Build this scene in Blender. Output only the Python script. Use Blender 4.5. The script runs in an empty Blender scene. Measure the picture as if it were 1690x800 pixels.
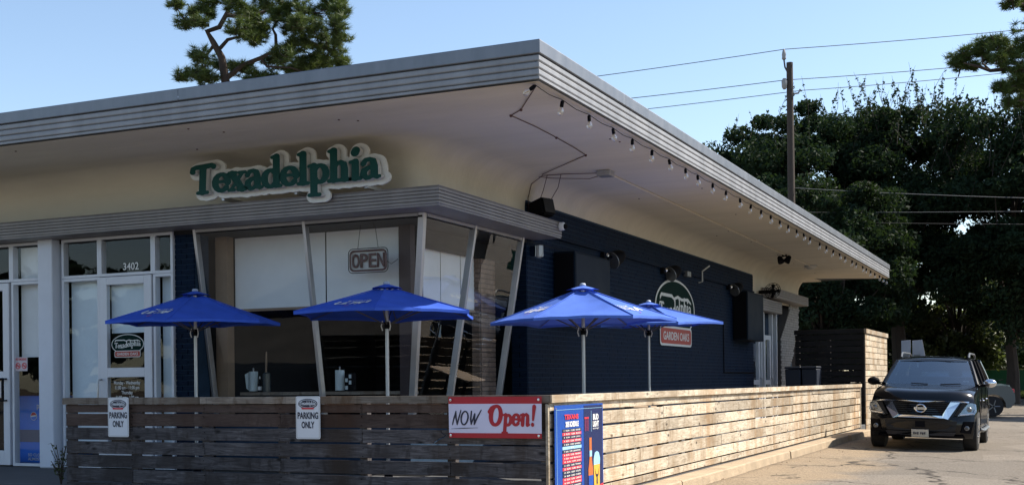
import bpy, bmesh, math, random
import numpy as np
from mathutils import Matrix, Vector
random.seed(7); rng = np.random.default_rng(7)
SC = bpy.context.scene; COL = SC.collection; PI = math.pi; rad = math.radians

# ------------------------------------------------------------------ camera, sky, sun, exposure
cam_d = bpy.data.cameras.new('camera'); cam = bpy.data.objects.new('camera', cam_d); COL.objects.link(cam)
cam_d.sensor_width = 36; cam_d.lens = 36*2004/1690; cam_d.shift_y = 230.8/1690; cam_d.shift_x = 0
cam_d.clip_start = .05; cam_d.clip_end = 2000
cam.matrix_world = (Matrix.Translation((7.06, -13.0, 1.42)) @ Matrix.Rotation(rad(24.4), 4, 'Z')
                    @ Matrix.Rotation(rad(90), 4, 'X') @ Matrix.Rotation(rad(-.61), 4, 'Z'))
SC.camera = cam
SUN_EL = rad(46); SUN_AZ = rad(52)            # azimuth from +Y towards +X
w = bpy.data.worlds.new('World'); SC.world = w; w.use_nodes = True
nt = w.node_tree; bg = nt.nodes['Background']
sky = nt.nodes.new('ShaderNodeTexSky'); sky.sky_type = 'NISHITA'; sky.sun_disc = False
sky.sun_elevation = SUN_EL; sky.sun_rotation = SUN_AZ; sky.air_density = 1.0; sky.dust_density = .5; sky.ozone_density = .7
nt.links.new(sky.outputs[0], bg.inputs[0]); bg.inputs[1].default_value = .12
sl = bpy.data.lights.new('sun', 'SUN'); sl.energy = 5.0; sl.angle = rad(.5); sl.color = (1, .92, .80)
so = bpy.data.objects.new('sun', sl); COL.objects.link(so)
sd = Vector((math.sin(SUN_AZ)*math.cos(SUN_EL), math.cos(SUN_AZ)*math.cos(SUN_EL), math.sin(SUN_EL)))
so.rotation_euler = sd.to_track_quat('Z', 'Y').to_euler(); so.location = (30, 30, 40)
SC.cycles.caustics_reflective = False; SC.cycles.caustics_refractive = False
SC.view_settings.view_transform = 'Standard'; SC.view_settings.look = 'None'
SC.view_settings.exposure = .80; SC.view_settings.gamma = 1

# ------------------------------------------------------------------ helpers
def Wm(o):
    m = o.matrix_basis.copy()
    while o.parent: o = o.parent; m = o.matrix_basis @ m
    return m
def link(name, me, mats=None, parent=None, label=None):
    o = bpy.data.objects.new(name, me); COL.objects.link(o)
    if parent: o.parent = parent
    if mats is not None and me is not None and len(me.materials) == 0:
        for m in (mats if isinstance(mats, (list, tuple)) else [mats]): me.materials.append(m)
    if label: o['label'] = label
    return o
def thing(name, label, cat, loc=(0, 0, 0), rz=0, group=None):
    o = bpy.data.objects.new(name, None); COL.objects.link(o); o.empty_display_size = .2
    o.location = loc; o.rotation_euler = (0, 0, rz); return tag(o, label, cat, group)
def tag(o, label, cat, group=None):
    o['label'] = label; o['category'] = cat
    if group: o['group'] = group
    return o
def struct(o): o['kind'] = 'structure'; return o
def stuff(o): o['kind'] = 'stuff'; return o
def copy_tree(o, parent=None):
    c = o.copy(); COL.objects.link(c)
    if parent: c.parent = parent
    for ch in o.children: copy_tree(ch, c)
    return c

class MB:
    def __init__(s): s.v = []; s.f = []; s.mi = []; s.m = 0
    def mat(s, i): s.m = i; return s
    def face(s, pts):
        n = len(s.v); s.v += [tuple(p) for p in pts]; s.f.append(tuple(range(n, n+len(pts)))); s.mi.append(s.m); return s
    def addf(s, vs, fs):
        n = len(s.v); s.v += [tuple(p) for p in vs]; s.f += [tuple(i+n for i in f) for f in fs]; s.mi += [s.m]*len(fs); return s
    def hexa(s, p):      # p: 4 bottom, 4 top
        return s.addf(p, [(3, 2, 1, 0), (4, 5, 6, 7), (0, 1, 5, 4), (1, 2, 6, 5), (2, 3, 7, 6), (3, 0, 4, 7)])
    def box(s, x0, x1, y0, y1, z0, z1):
        return s.hexa([(x0, y0, z0), (x1, y0, z0), (x1, y1, z0), (x0, y1, z0), (x0, y0, z1), (x1, y0, z1), (x1, y1, z1), (x0, y1, z1)])
    def prism(s, poly, f0, f1):   # poly 2D list, f0/f1 map 2D->3D for the two caps
        n = len(poly); a = [f0(*p) for p in poly]; b = [f1(*p) for p in poly]
        return s.addf(a+b, [tuple(range(n-1, -1, -1)), tuple(range(n, 2*n))] + [(i, (i+1) % n, n+(i+1) % n, n+i) for i in range(n)])
    def tube(s, pts, r, n=8, caps=True):
        pts = [Vector(p) for p in pts]; k = len(pts); rr = r if isinstance(r, (list, tuple)) else [r]*k
        t0 = (pts[1]-pts[0]).normalized(); up = Vector((0, 0, 1)) if abs(t0.z) < .9 else Vector((1, 0, 0))
        vs = []; a = t0.cross(up).normalized()
        for i in range(k):
            t = (pts[min(i+1, k-1)]-pts[max(i-1, 0)]).normalized()
            a = (a - t*a.dot(t)).normalized(); b = t.cross(a)
            for j in range(n):
                q = 2*PI*j/n; vs.append(pts[i]+(a*math.cos(q)+b*math.sin(q))*rr[i])
        fs = [(i*n+j, i*n+(j+1) % n, (i+1)*n+(j+1) % n, (i+1)*n+j) for i in range(k-1) for j in range(n)]
        if caps: fs += [tuple(range(n-1, -1, -1)), tuple(range((k-1)*n, k*n))]
        return s.addf(vs, fs)
    def lathe(s, prof, c=(0, 0, 0), n=16, M=None):   # prof (r,z) ; optional matrix
        vs = []
        for r, z in prof:
            for j in range(n):
                q = 2*PI*j/n; p = Vector((r*math.cos(q), r*math.sin(q), z))
                if M: p = M @ p
                vs.append(p+Vector(c))
        k = len(prof); fs = [(i*n+j, i*n+(j+1) % n, (i+1)*n+(j+1) % n, (i+1)*n+j) for i in range(k-1) for j in range(n)]
        fs += [tuple(range(n-1, -1, -1)), tuple(range((k-1)*n, k*n))]
        return s.addf(vs, fs)
    def sphere(s, c, rx, ry=None, rz=None, nu=12, nv=8):
        ry = ry or rx; rz = rz or rx
        prof = [(max(math.sin(PI*i/nv), .001), -math.cos(PI*i/nv)) for i in range(nv+1)]
        return s.lathe(prof, c, nu, Matrix.Diagonal((rx, ry, rz, 1)))
    def build(s, name, mats, parent=None, bevel=0, smooth=False, label=None, segs=1, local=False):
        me = bpy.data.meshes.new(name); me.from_pydata(s.v, [], s.f)
        me.polygons.foreach_set('material_index', s.mi)
        if parent and not local: me.transform(Wm(parent).inverted())
        if bevel or smooth:
            bm = bmesh.new(); bm.from_mesh(me)
            if smooth: bmesh.ops.remove_doubles(bm, verts=bm.verts, dist=1e-5)
            bmesh.ops.recalc_face_normals(bm, faces=bm.faces)
            if bevel:
                es = [e for e in bm.edges if len(e.link_faces) == 2 and e.calc_face_angle(0) > .6]
                bmesh.ops.bevel(bm, geom=es, offset=bevel, segments=segs, affect='EDGES', clamp_overlap=True)
            bm.to_mesh(me); bm.free()
        if smooth:
            me.polygons.foreach_set('use_smooth', [True]*len(me.polygons))
            me.set_sharp_from_angle(angle=rad(38))
        me.update()
        return link(name, me, mats, parent, label)

# ------------------------------------------------------------------ materials
def nodes(m): return m.node_tree.nodes, m.node_tree.links
def M0(name, col, rough=.6, metal=0., var=0., scale=6., bump=0., bscale=60., spec=.5, coat=0, stretch=(1, 1, 1), randv=0., coord='Object'):
    m = bpy.data.materials.new(name); m.use_nodes = True; N, L = nodes(m); b = N['Principled BSDF']
    b.inputs['Base Color'].default_value = (*col, 1); b.inputs['Roughness'].default_value = rough; b.inputs['Metallic'].default_value = metal
    b.inputs['Specular IOR Level'].default_value = spec; b.inputs['Coat Weight'].default_value = coat
    tc = N.new('ShaderNodeTexCoord'); mp = N.new('ShaderNodeMapping'); mp.inputs['Scale'].default_value = stretch
    L.new(tc.outputs[coord], mp.inputs[0])
    if var or randv:
        no = N.new('ShaderNodeTexNoise'); no.inputs['Scale'].default_value = scale; no.inputs['Detail'].default_value = 6; no.inputs['Roughness'].default_value = .62
        L.new(mp.outputs[0], no.inputs['Vector'])
        mr = N.new('ShaderNodeMapRange'); mr.inputs[1].default_value = .28; mr.inputs[2].default_value = .72
        mr.inputs[3].default_value = 1-var; mr.inputs[4].default_value = 1+var; L.new(no.outputs[0], mr.inputs[0])
        oi = N.new('ShaderNodeObjectInfo'); m2 = N.new('ShaderNodeMapRange'); m2.inputs[3].default_value = 1-randv; m2.inputs[4].default_value = 1+randv
        L.new(oi.outputs['Random'], m2.inputs[0]); mu = N.new('ShaderNodeMath'); mu.operation = 'MULTIPLY'
        L.new(mr.outputs[0], mu.inputs[0]); L.new(m2.outputs[0], mu.inputs[1])
        hs = N.new('ShaderNodeHueSaturation'); hs.inputs['Color'].default_value = (*col, 1); L.new(mu.outputs[0], hs.inputs['Value']); L.new(hs.outputs[0], b.inputs['Base Color'])
        r2 = N.new('ShaderNodeMapRange'); r2.inputs[3].default_value = max(rough-.12, .02); r2.inputs[4].default_value = min(rough+.12, 1); L.new(no.outputs[0], r2.inputs[0])
        if var: L.new(r2.outputs[0], b.inputs['Roughness'])
    if bump:
        nb = N.new('ShaderNodeTexNoise'); nb.inputs['Scale'].default_value = bscale; nb.inputs['Detail'].default_value = 4; L.new(mp.outputs[0], nb.inputs['Vector'])
        bu = N.new('ShaderNodeBump'); bu.inputs['Strength'].default_value = bump; bu.inputs['Distance'].default_value = .02
        L.new(nb.outputs[0], bu.inputs['Height']); L.new(bu.outputs[0], b.inputs['Normal'])
    return m
def ramp(N, L, src, stops):
    r = N.new('ShaderNodeValToRGB'); e = r.color_ramp.elements
    while len(e) < len(stops): e.new(.5)
    for k, (p, c) in enumerate(stops): e[k].position = p; e[k].color = (*c, 1)
    L.new(src, r.inputs[0]); return r.outputs[0]
def mixc(N, L, fac, a, b, mode='MIX'):
    x = N.new('ShaderNodeMix'); x.data_type = 'RGBA'; x.blend_type = mode
    if isinstance(fac, (int, float)): x.inputs[0].default_value = fac
    else: L.new(fac, x.inputs[0])
    for s, v in ((6, a), (7, b)):
        if isinstance(v, tuple): x.inputs[s].default_value = (*v, 1)
        else: L.new(v, x.inputs[s])
    return x.outputs[2]
def wood(name, dark, mid, light, stain, rough=.75, patch=.55, greyc=(.5, .5, .5)):
    # local x runs along the board
    m = bpy.data.materials.new(name); m.use_nodes = True; N, L = nodes(m); b = N['Principled BSDF']
    tc = N.new('ShaderNodeTexCoord'); oi = N.new('ShaderNodeObjectInfo')
    of = N.new('ShaderNodeVectorMath'); of.operation = 'SCALE'; of.inputs[0].default_value = (31, 17, 23); L.new(oi.outputs['Random'], of.inputs['Scale'])
    ad = N.new('ShaderNodeVectorMath'); ad.operation = 'ADD'; L.new(tc.outputs['Object'], ad.inputs[0]); L.new(of.outputs[0], ad.inputs[1])
    mp = N.new('ShaderNodeMapping'); mp.inputs['Scale'].default_value = (.9, 9, 9); L.new(ad.outputs[0], mp.inputs[0])
    gr = N.new('ShaderNodeTexNoise'); gr.inputs['Scale'].default_value = 2.4; gr.inputs['Detail'].default_value = 9; gr.inputs['Roughness'].default_value = .7; gr.inputs['Distortion'].default_value = 2.6; L.new(mp.outputs[0], gr.inputs['Vector'])
    base = ramp(N, L, gr.outputs[0], [(.3, dark), (.5, mid), (.72, light)])
    bl = N.new('ShaderNodeTexNoise'); bl.inputs['Scale'].default_value = 1.7; bl.inputs['Detail'].default_value = 4; L.new(ad.outputs[0], bl.inputs['Vector'])
    bf = N.new('ShaderNodeMapRange'); bf.inputs[1].default_value = .49; bf.inputs[2].default_value = .66; L.new(bl.outputs[0], bf.inputs[0])
    base = mixc(N, L, bf.outputs[0], base, mixc(N, L, .75, base, stain))
    vo = N.new('ShaderNodeTexVoronoi'); vo.inputs['Scale'].default_value = 2.6; vm = N.new('ShaderNodeMapping'); vm.inputs['Scale'].default_value = (1, 2.3, 2.3); L.new(ad.outputs[0], vm.inputs[0]); L.new(vm.outputs[0], vo.inputs['Vector'])
    kf = N.new('ShaderNodeMapRange'); kf.inputs[1].default_value = .15; kf.inputs[2].default_value = .05; L.new(vo.outputs[0], kf.inputs[0])
    base = mixc(N, L, kf.outputs[0], base, tuple(c*.35 for c in dark))
    # cross cracks and nail streaks
    cm = N.new('ShaderNodeMapping'); cm.inputs['Scale'].default_value = (5, 2.2, 2.2); L.new(ad.outputs[0], cm.inputs[0])
    cn = N.new('ShaderNodeTexNoise'); cn.inputs['Scale'].default_value = 2.2; cn.inputs['Detail'].default_value = 5; L.new(cm.outputs[0], cn.inputs['Vector'])
    cf = N.new('ShaderNodeMapRange'); cf.inputs[1].default_value = .57; cf.inputs[2].default_value = .68; cf.inputs[4].default_value = .65; L.new(cn.outputs[0], cf.inputs[0])
    base = mixc(N, L, cf.outputs[0], base, tuple(c*.8 for c in stain))
    sx = N.new('ShaderNodeSeparateXYZ'); L.new(ad.outputs[0], sx.inputs[0])
    v1 = N.new('ShaderNodeTexVoronoi'); v1.voronoi_dimensions = '1D'; v1.inputs['Scale'].default_value = 1.0; L.new(sx.outputs[0], v1.inputs['W'])
    vs = N.new('ShaderNodeSeparateColor'); L.new(v1.outputs['Color'], vs.inputs[0])
    vf = N.new('ShaderNodeMapRange'); vf.inputs[1].default_value = .55; vf.inputs[2].default_value = 1.0; vf.inputs[4].default_value = patch; L.new(vs.outputs[0], vf.inputs[0])
    base = mixc(N, L, vf.outputs[0], base, greyc, 'MULTIPLY')
    v2 = N.new('ShaderNodeTexVoronoi'); v2.voronoi_dimensions = '1D'; v2.feature = 'DISTANCE_TO_EDGE'; v2.inputs['Scale'].default_value = 1.0; L.new(sx.outputs[0], v2.inputs['W'])
    ef = N.new('ShaderNodeMapRange'); ef.inputs[1].default_value = .012; ef.inputs[2].default_value = .004; ef.inputs[4].default_value = patch*.5; L.new(v2.outputs[0], ef.inputs[0])
    base = mixc(N, L, ef.outputs[0], base, tuple(c*.4 for c in stain))
    ge = N.new('ShaderNodeNewGeometry'); gm = N.new('ShaderNodeMapping'); gm.inputs['Scale'].default_value = (1.1, 1.1, .16); L.new(ge.outputs['Position'], gm.inputs[0])
    gn = N.new('ShaderNodeTexNoise'); gn.inputs['Scale'].default_value = 1.5; gn.inputs['Detail'].default_value = 7; gn.inputs['Roughness'].default_value = .65; L.new(gm.outputs[0], gn.inputs['Vector'])
    gf = N.new('ShaderNodeMapRange'); gf.inputs[1].default_value = .50; gf.inputs[2].default_value = .66; gf.inputs[4].default_value = .8; L.new(gn.outputs[0], gf.inputs[0])
    base = mixc(N, L, gf.outputs[0], base, tuple(c*f for c, f in zip(stain, (1.05, .85, .62))))
    rv = N.new('ShaderNodeMapRange'); rv.inputs[3].default_value = .78; rv.inputs[4].default_value = 1.16; L.new(oi.outputs['Random'], rv.inputs[0])
    hs = N.new('ShaderNodeHueSaturation'); L.new(base, hs.inputs['Color']); L.new(rv.outputs[0], hs.inputs['Value'])
    L.new(hs.outputs[0], b.inputs['Base Color']); b.inputs['Roughness'].default_value = rough; b.inputs['Specular IOR Level'].default_value = .25
    bu = N.new('ShaderNodeBump'); bu.inputs['Strength'].default_value = .5; bu.inputs['Distance'].default_value = .006; L.new(gr.outputs[0], bu.inputs['Height']); L.new(bu.outputs[0], b.inputs['Normal'])
    return m
def glass(name, tint=(.8, .85, .86), base=.05, rough=0., refl=(1, 1, 1)):
    m = bpy.data.materials.new(name); m.use_nodes = True; N, L = nodes(m); N.remove(N['Principled BSDF'])
    lw = N.new('ShaderNodeLayerWeight'); pw = N.new('ShaderNodeMath'); pw.operation = 'POWER'; pw.inputs[1].default_value = 4.2; L.new(lw.outputs['Facing'], pw.inputs[0])
    lw.inputs[0].default_value = .5
    mr = N.new('ShaderNodeMapRange'); mr.inputs[3].default_value = base; mr.inputs[4].default_value = .95; L.new(pw.outputs[0], mr.inputs[0])
    tr = N.new('ShaderNodeBsdfTransparent'); tr.inputs[0].default_value = (*tint, 1)
    gl = N.new('ShaderNodeBsdfGlossy'); gl.inputs['Roughness'].default_value = rough; gl.inputs[0].default_value = (*refl, 1)
    nb = N.new('ShaderNodeTexNoise'); nb.inputs['Scale'].default_value = 1.3; bu = N.new('ShaderNodeBump'); bu.inputs['Strength'].default_value = .12; bu.inputs['Distance'].default_value = .02
    tc = N.new('ShaderNodeTexCoord'); L.new(tc.outputs['Object'], nb.inputs['Vector']); L.new(nb.outputs[0], bu.inputs['Height']); L.new(bu.outputs[0], gl.inputs['Normal'])
    mx = N.new('ShaderNodeMixShader'); L.new(mr.outputs[0], mx.inputs[0]); L.new(tr.outputs[0], mx.inputs[1]); L.new(gl.outputs[0], mx.inputs[2])
    L.new(mx.outputs[0], N['Material Output'].inputs[0]); return m
def translucent(name, col, tcol, f=.3, rough=.8, var=.1, scale=8, bump=0, randv=0, spec=.3):
    m = M0(name, col, rough, var=var, scale=scale, bump=bump, bscale=180, randv=randv, spec=spec); N, L = nodes(m); b = N['Principled BSDF']
    t = N.new('ShaderNodeBsdfTranslucent'); t.inputs[0].default_value = (*tcol, 1); mx = N.new('ShaderNodeMixShader'); mx.inputs[0].default_value = f
    L.new(b.outputs[0], mx.inputs[1]); L.new(t.outputs[0], mx.inputs[2]); L.new(mx.outputs[0], N['Material Output'].inputs[0]); return m

MT = dict(
 soffit=M0('cream_soffit_paint', (.66, .61, .505), .8, var=.09, scale=1.3, bump=.35, bscale=9, stretch=(.35, 1.4, 1)),
 capmetal=M0('grey_roof_cap_metal', (.20, .212, .235), .45, metal=.5, var=.16, scale=2.2, stretch=(2.2, 2.2, .5), bump=.12, bscale=1.6),
 rib=M0('white_ribbed_fascia', (.265, .27, .285), .5, metal=.1, var=.2, scale=2.4, spec=.4, stretch=(1.6, 1.6, .35), bump=.15, bscale=1.4),
 canopy=M0('taupe_ribbed_canopy', (.24, .225, .22), .5, metal=.2, var=.2, scale=2., stretch=(1.6, 1.6, .3), bump=.12, bscale=1.5),
 brick=M0('navy_painted_brick', (.0013, .0090, .0265), .75, var=.2, scale=3, bump=.25, bscale=70, randv=.10, spec=.14),
 mortar=M0('navy_painted_mortar', (.024, .048, .085), .8, var=.2, spec=.15),
 brick2=M0('dark_brown_brick', (.15, .108, .085), .8, var=.3, scale=7, bump=.4, bscale=70, randv=.35),
 mortar2=M0('grey_mortar', (.11, .10, .095), .9),
 alu=M0('grey_storefront_aluminium', (.64, .66, .71), .45, metal=.1, var=.06, scale=3),
 mull=M0('brushed_mullion_metal', (.46, .46, .47), .38, metal=.6, var=.08, scale=5),
 column=M0('blue_grey_column_paint', (.66, .70, .78), .55, var=.06, scale=2),
 blind=M0('pale_roller_blind', (.86, .87, .87), .9, var=.04, scale=3),
 blindw=M0('white_window_film', (.70, .80, .86), .8, var=.05, scale=4),
 tan=M0('tan_jamb', (.30, .21, .14), .8, var=.15, scale=4),
 black=M0('black_plastic', (.004, .004, .006), .7, var=.1, spec=.1),
 rubber=M0('tyre_rubber', (.014, .014, .015), .8, var=.2, scale=12),
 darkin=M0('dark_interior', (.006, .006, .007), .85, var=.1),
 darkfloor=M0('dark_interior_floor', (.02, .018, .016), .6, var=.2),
 ribsteel=M0('dark_umbrella_rib', (.10, .10, .11), .5, metal=.3), steel=M0('galvanised_steel', (.45, .46, .47), .4, metal=.7, var=.1, scale=20),
 chrome=M0('chrome', (.75, .76, .78), .12, metal=1),
 concrete=M0('sidewalk_concrete', (.085, .085, .088), .9, var=.16, scale=2.4, bump=.3, bscale=40),
 kerb=M0('tan_kerb_concrete', (.37, .285, .19), .92, var=.25, scale=2.6, bump=.5, bscale=30),
 white=M0('white_enamel', (.72, .74, .78), .4, var=.03),
 signgrey=M0('letter_return_grey', (.52, .52, .50), .5, var=.05),
 green=M0('dark_green_letter', (.002, .052, .044), .5, var=.06, spec=.2),
 dgreen=M0('logo_dark_green', (.004, .022, .018), .8, var=.1, spec=.1),
 logowhite=M0('logo_off_white', (.68, .69, .66), .6, var=.08, scale=10),
 logored=M0('logo_red', (.42, .045, .03), .55, var=.1),
 red=M0('banner_red', (.42, .012, .022), .5, var=.06),
 bwhite=M0('banner_white', (.66, .64, .80), .55, var=.03),
 ink=M0('dark_blue_ink', (.012, .014, .035), .5),
 pblue=M0('poster_blue', (.003, .062, .34), .4, var=.15, scale=3, spec=.3),
 pnavy=M0('poster_navy', (.004, .014, .085), .4, spec=.3),
 pred=M0('poster_red', (.62, .03, .05), .45),
 pwhite=M0('poster_white', (.78, .78, .76), .5),
 porange=M0('poster_amber', (.50, .13, .03), .4), pyellow=M0('poster_gold', (.75, .42, .05), .4), pcyan=M0('poster_foam_blue', (.33, .60, .80), .4),
 coolblue=M0('cooler_blue', (.03, .20, .80), .4, var=.05),
 neon=M0('unlit_neon_tube_brown', (.10, .045, .045), .4),
 towel=M0('paper_towel', (.62, .72, .75), .9, var=.05),
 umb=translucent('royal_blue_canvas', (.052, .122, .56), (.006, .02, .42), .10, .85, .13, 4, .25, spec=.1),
 umb2=translucent('sunlit_blue_canvas', (.095, .185, .60), (.01, .03, .42), .10, .85, .13, 4, .25, spec=.1),  # paler copy of the canvas, sunlight put into the colour
 carpaint=M0('black_car_paint', (.004, .005, .007), .14, spec=.32, coat=.22),
 carglass=glass('car_window_tint', (.40, .50, .58), .27, refl=(.85, .95, 1)),
 lamp=glass('headlight_lens', (.55, .60, .66), .10, .03),
 carin=M0('dark_car_interior', (.03, .03, .035), .8), silver=M0('silver_trim', (.20, .21, .22), .35, metal=.5),
 greycar=M0('teal_grey_car_paint', (.075, .10, .11), .25, coat=.4),
 plate=M0('licence_plate_white', (.66, .66, .62), .45, var=.1, scale=30),
 glass=glass('window_glass', (.97, .985, .99), .026),
 bulb=glass('clear_bulb_glass', (.95, .95, .93), .18),
 bark=M0('bark', (.045, .033, .026), .95, var=.35, scale=5, bump=.9, bscale=14, stretch=(1, 1, .3)),
 pbark=M0('pine_bark', (.055, .038, .029), .95, var=.35, scale=6, bump=.9, bscale=14, stretch=(1, 1, .3)),
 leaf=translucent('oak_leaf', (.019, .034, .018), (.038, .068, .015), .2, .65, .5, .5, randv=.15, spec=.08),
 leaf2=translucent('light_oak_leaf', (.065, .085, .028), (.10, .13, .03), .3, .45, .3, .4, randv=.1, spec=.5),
 needle=translucent('pine_needle', (.062, .098, .024), (.11, .15, .025), .25, .55, .4, .5, spec=.4),
 polewood=M0('utility_pole_wood', (.055, .042, .034), .9, var=.25, scale=3, stretch=(4, 4, .3), bump=.4),
 wire=M0('cable', (.05, .05, .055), .5), wirelight=M0('grey_cable', (.17, .175, .185), .4),
 ceramic=M0('grey_insulator', (.30, .29, .28), .3),
 grass=M0('grass_green', (.10, .14, .025), .9, var=.4, scale=3), gfence=M0('green_fence_screen', (.012, .10, .060), .7, var=.15, scale=4),
 beige=M0('beige_wall', (.34, .27, .17), .85, var=.12), signback=M0('pale_sign_back', (.34, .36, .40), .5, var=.1, scale=4),
 table=M0('tan_table_top', (.46, .34, .23), .6, var=.12, scale=6),
 cable_red=M0('reddish_brown_cable', (.10, .05, .045), .7),
 binblue=M0('navy_bin_plastic', (.014, .020, .035), .5, var=.1),
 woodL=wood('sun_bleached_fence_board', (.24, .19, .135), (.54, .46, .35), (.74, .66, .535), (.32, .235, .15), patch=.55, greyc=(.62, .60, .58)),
 woodD=wood('shade_toned_weathered_board', (.026, .023, .024), (.092, .084, .087), (.205, .19, .193), (.040, .033, .032), patch=.35, greyc=(.6, .6, .63)),  # weathered wood, darkened further by shade put into the colour
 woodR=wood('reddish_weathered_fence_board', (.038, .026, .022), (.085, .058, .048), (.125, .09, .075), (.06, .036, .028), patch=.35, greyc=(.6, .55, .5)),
 woodB=wood('shade_blackened_board', (.008, .007, .007), (.018, .016, .016), (.032, .029, .028), (.012, .010, .010), patch=.35),  # shade on the enclosure front is put into this board colour
 brick4=M0('grey_white_brick', (.26, .25, .235), .7, var=.5, scale=9, bump=.4, bscale=70, randv=.3),
 brick3=M0('brown_brick', (.26, .185, .145), .85, var=.3, scale=7, bump=.4, bscale=70, randv=.3),
 woodT=wood('greyed_rail_board', (.13, .105, .085), (.26, .22, .18), (.38, .33, .27), (.12, .085, .06)),
)
def asphalt():
    m = bpy.data.materials.new('worn_asphalt'); m.use_nodes = True; N, L = nodes(m); b = N['Principled BSDF']
    tc = N.new('ShaderNodeTexCoord')
    def noise(sc, det=6, st=(1, 1, 1), ro=.6):
        mp = N.new('ShaderNodeMapping'); mp.inputs['Scale'].default_value = st; L.new(tc.outputs['Object'], mp.inputs[0])
        n = N.new('ShaderNodeTexNoise'); n.inputs['Scale'].default_value = sc; n.inputs['Detail'].default_value = det; n.inputs['Roughness'].default_value = ro; L.new(mp.outputs[0], n.inputs['Vector']); return n.outputs[0]
    big = noise(.22, 5); fine = noise(34, 3); mid = noise(1.6, 7)
    c = ramp(N, L, mid, [(.3, (.185, .150, .115)), (.7, (.27, .225, .175))])
    mk = N.new('ShaderNodeMapRange'); mk.inputs[1].default_value = .42; mk.inputs[2].default_value = .56; L.new(big, mk.inputs[0])
    c = mixc(N, L, mk.outputs[0], c, mixc(N, L, .55, c, (.33, .25, .17)))
    sxx = N.new('ShaderNodeSeparateXYZ'); L.new(tc.outputs['Object'], sxx.inputs[0])
    zx = N.new('ShaderNodeMath'); zx.operation = 'MULTIPLY_ADD'; zx.inputs[1].default_value = 2.2; L.new(noise(.55, 4), zx.inputs[0]); L.new(sxx.outputs[0], zx.inputs[2])
    zm = N.new('ShaderNodeMapRange'); zm.inputs[1].default_value = 5.0; zm.inputs[2].default_value = 5.5; L.new(zx.outputs[0], zm.inputs[0])
    vp = N.new('ShaderNodeTexVoronoi'); vp.inputs['Scale'].default_value = .33; L.new(tc.outputs['Object'], vp.inputs['Vector']); vsp = N.new('ShaderNodeSeparateColor'); L.new(vp.outputs['Color'], vsp.inputs[0])
    grey = ramp(N, L, vsp.outputs[0], [(.2, (.145, .128, .108)), (.8, (.215, .19, .16))]); grey = mixc(N, L, .5, grey, mixc(N, L, .6, c, (.16, .145, .125)))
    c = mixc(N, L, zm.outputs[0], mixc(N, L, .5, c, (.30, .225, .14)), grey)
    sp = ramp(N, L, fine, [(.35, (.55, .55, .55)), (.65, (1.3, 1.3, 1.3))]); c = mixc(N, L, .8, c, sp, 'MULTIPLY')
    vo = N.new('ShaderNodeTexVoronoi'); vo.feature = 'DISTANCE_TO_EDGE'; vo.inputs['Scale'].default_value = .42
    ds = N.new('ShaderNodeTexNoise'); ds.inputs['Scale'].default_value = 1.7; ds.inputs['Detail'].default_value = 5; L.new(tc.outputs['Object'], ds.inputs['Vector'])
    dm = N.new('ShaderNodeVectorMath'); dm.operation = 'MULTIPLY_ADD'; dm.inputs[1].default_value = (1.1, 1.1, 0); L.new(ds.outputs['Color'], dm.inputs[0]); L.new(tc.outputs['Object'], dm.inputs[2]); L.new(dm.outputs[0], vo.inputs['Vector'])
    ck = N.new('ShaderNodeMapRange'); ck.inputs[1].default_value = .017; ck.inputs[2].default_value = .004; L.new(vo.outputs[0], ck.inputs[0])
    br = N.new('ShaderNodeMapRange'); br.inputs[1].default_value = .36; br.inputs[2].default_value = .5; L.new(noise(.7, 3), br.inputs[0])
    cm = N.new('ShaderNodeMath'); cm.operation = 'MULTIPLY'; L.new(ck.outputs[0], cm.inputs[0]); L.new(br.outputs[0], cm.inputs[1])
    c = mixc(N, L, cm.outputs[0], c, (.045, .038, .032))
    dk = N.new('ShaderNodeMapRange'); dk.inputs[1].default_value = 2.99; dk.inputs[2].default_value = 2.88; dk.inputs[4].default_value = .75; L.new(sxx.outputs[0], dk.inputs[0])
    d2 = N.new('ShaderNodeMath'); d2.operation = 'MULTIPLY'; L.new(dk.outputs[0], d2.inputs[0]); L.new(mid, d2.inputs[1]); c = mixc(N, L, d2.outputs[0], c, (.05, .04, .03))      # dirt along the kerb
    oil = N.new('ShaderNodeMapRange'); oil.inputs[1].default_value = .62; oil.inputs[2].default_value = .70; oil.inputs[4].default_value = .55; L.new(noise(.9, 4, (1, .6, 1)), oil.inputs[0]); c = mixc(N, L, oil.outputs[0], c, (.085, .075, .065))
    L.new(c, b.inputs['Base Color']); b.inputs['Roughness'].default_value = .92; b.inputs['Specular IOR Level'].default_value = .2
    bu = N.new('ShaderNodeBump'); bu.inputs['Strength'].default_value = .5; bu.inputs['Distance'].default_value = .012; L.new(fine, bu.inputs['Height']); L.new(bu.outputs[0], b.inputs['Normal'])
    return m
MT['asphalt'] = asphalt()

# ------------------------------------------------------------------ lettering
def place(me, o, ux, uy, uz=None):
    o, ux, uy = Vector(o), Vector(ux).normalized(), Vector(uy).normalized(); n = Vector(uz).normalized() if uz else ux.cross(uy)
    me.transform(Matrix(((ux.x, uy.x, n.x, o.x), (ux.y, uy.y, n.y, o.y), (ux.z, uy.z, n.z, o.z), (0, 0, 0, 1)))); me.update(); return me
def fit(me, w, h, keep=False):
    co = np.empty(len(me.vertices)*3, 'f'); me.vertices.foreach_get('co', co); co = co.reshape(-1, 3)
    if len(co) == 0: return me
    lo, hi = co.min(0), co.max(0); sx = w/max(hi[0]-lo[0], 1e-6) if w else None; sy = h/max(hi[1]-lo[1], 1e-6) if h else None
    if sx is None: sx = sy
    if sy is None: sy = sx
    co[:, 0] = (co[:, 0]-(lo[0]+hi[0])/2)*sx; co[:, 1] = (co[:, 1]-(lo[1]+hi[1])/2)*sy
    me.vertices.foreach_set('co', co.ravel()); me.update(); return me
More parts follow.
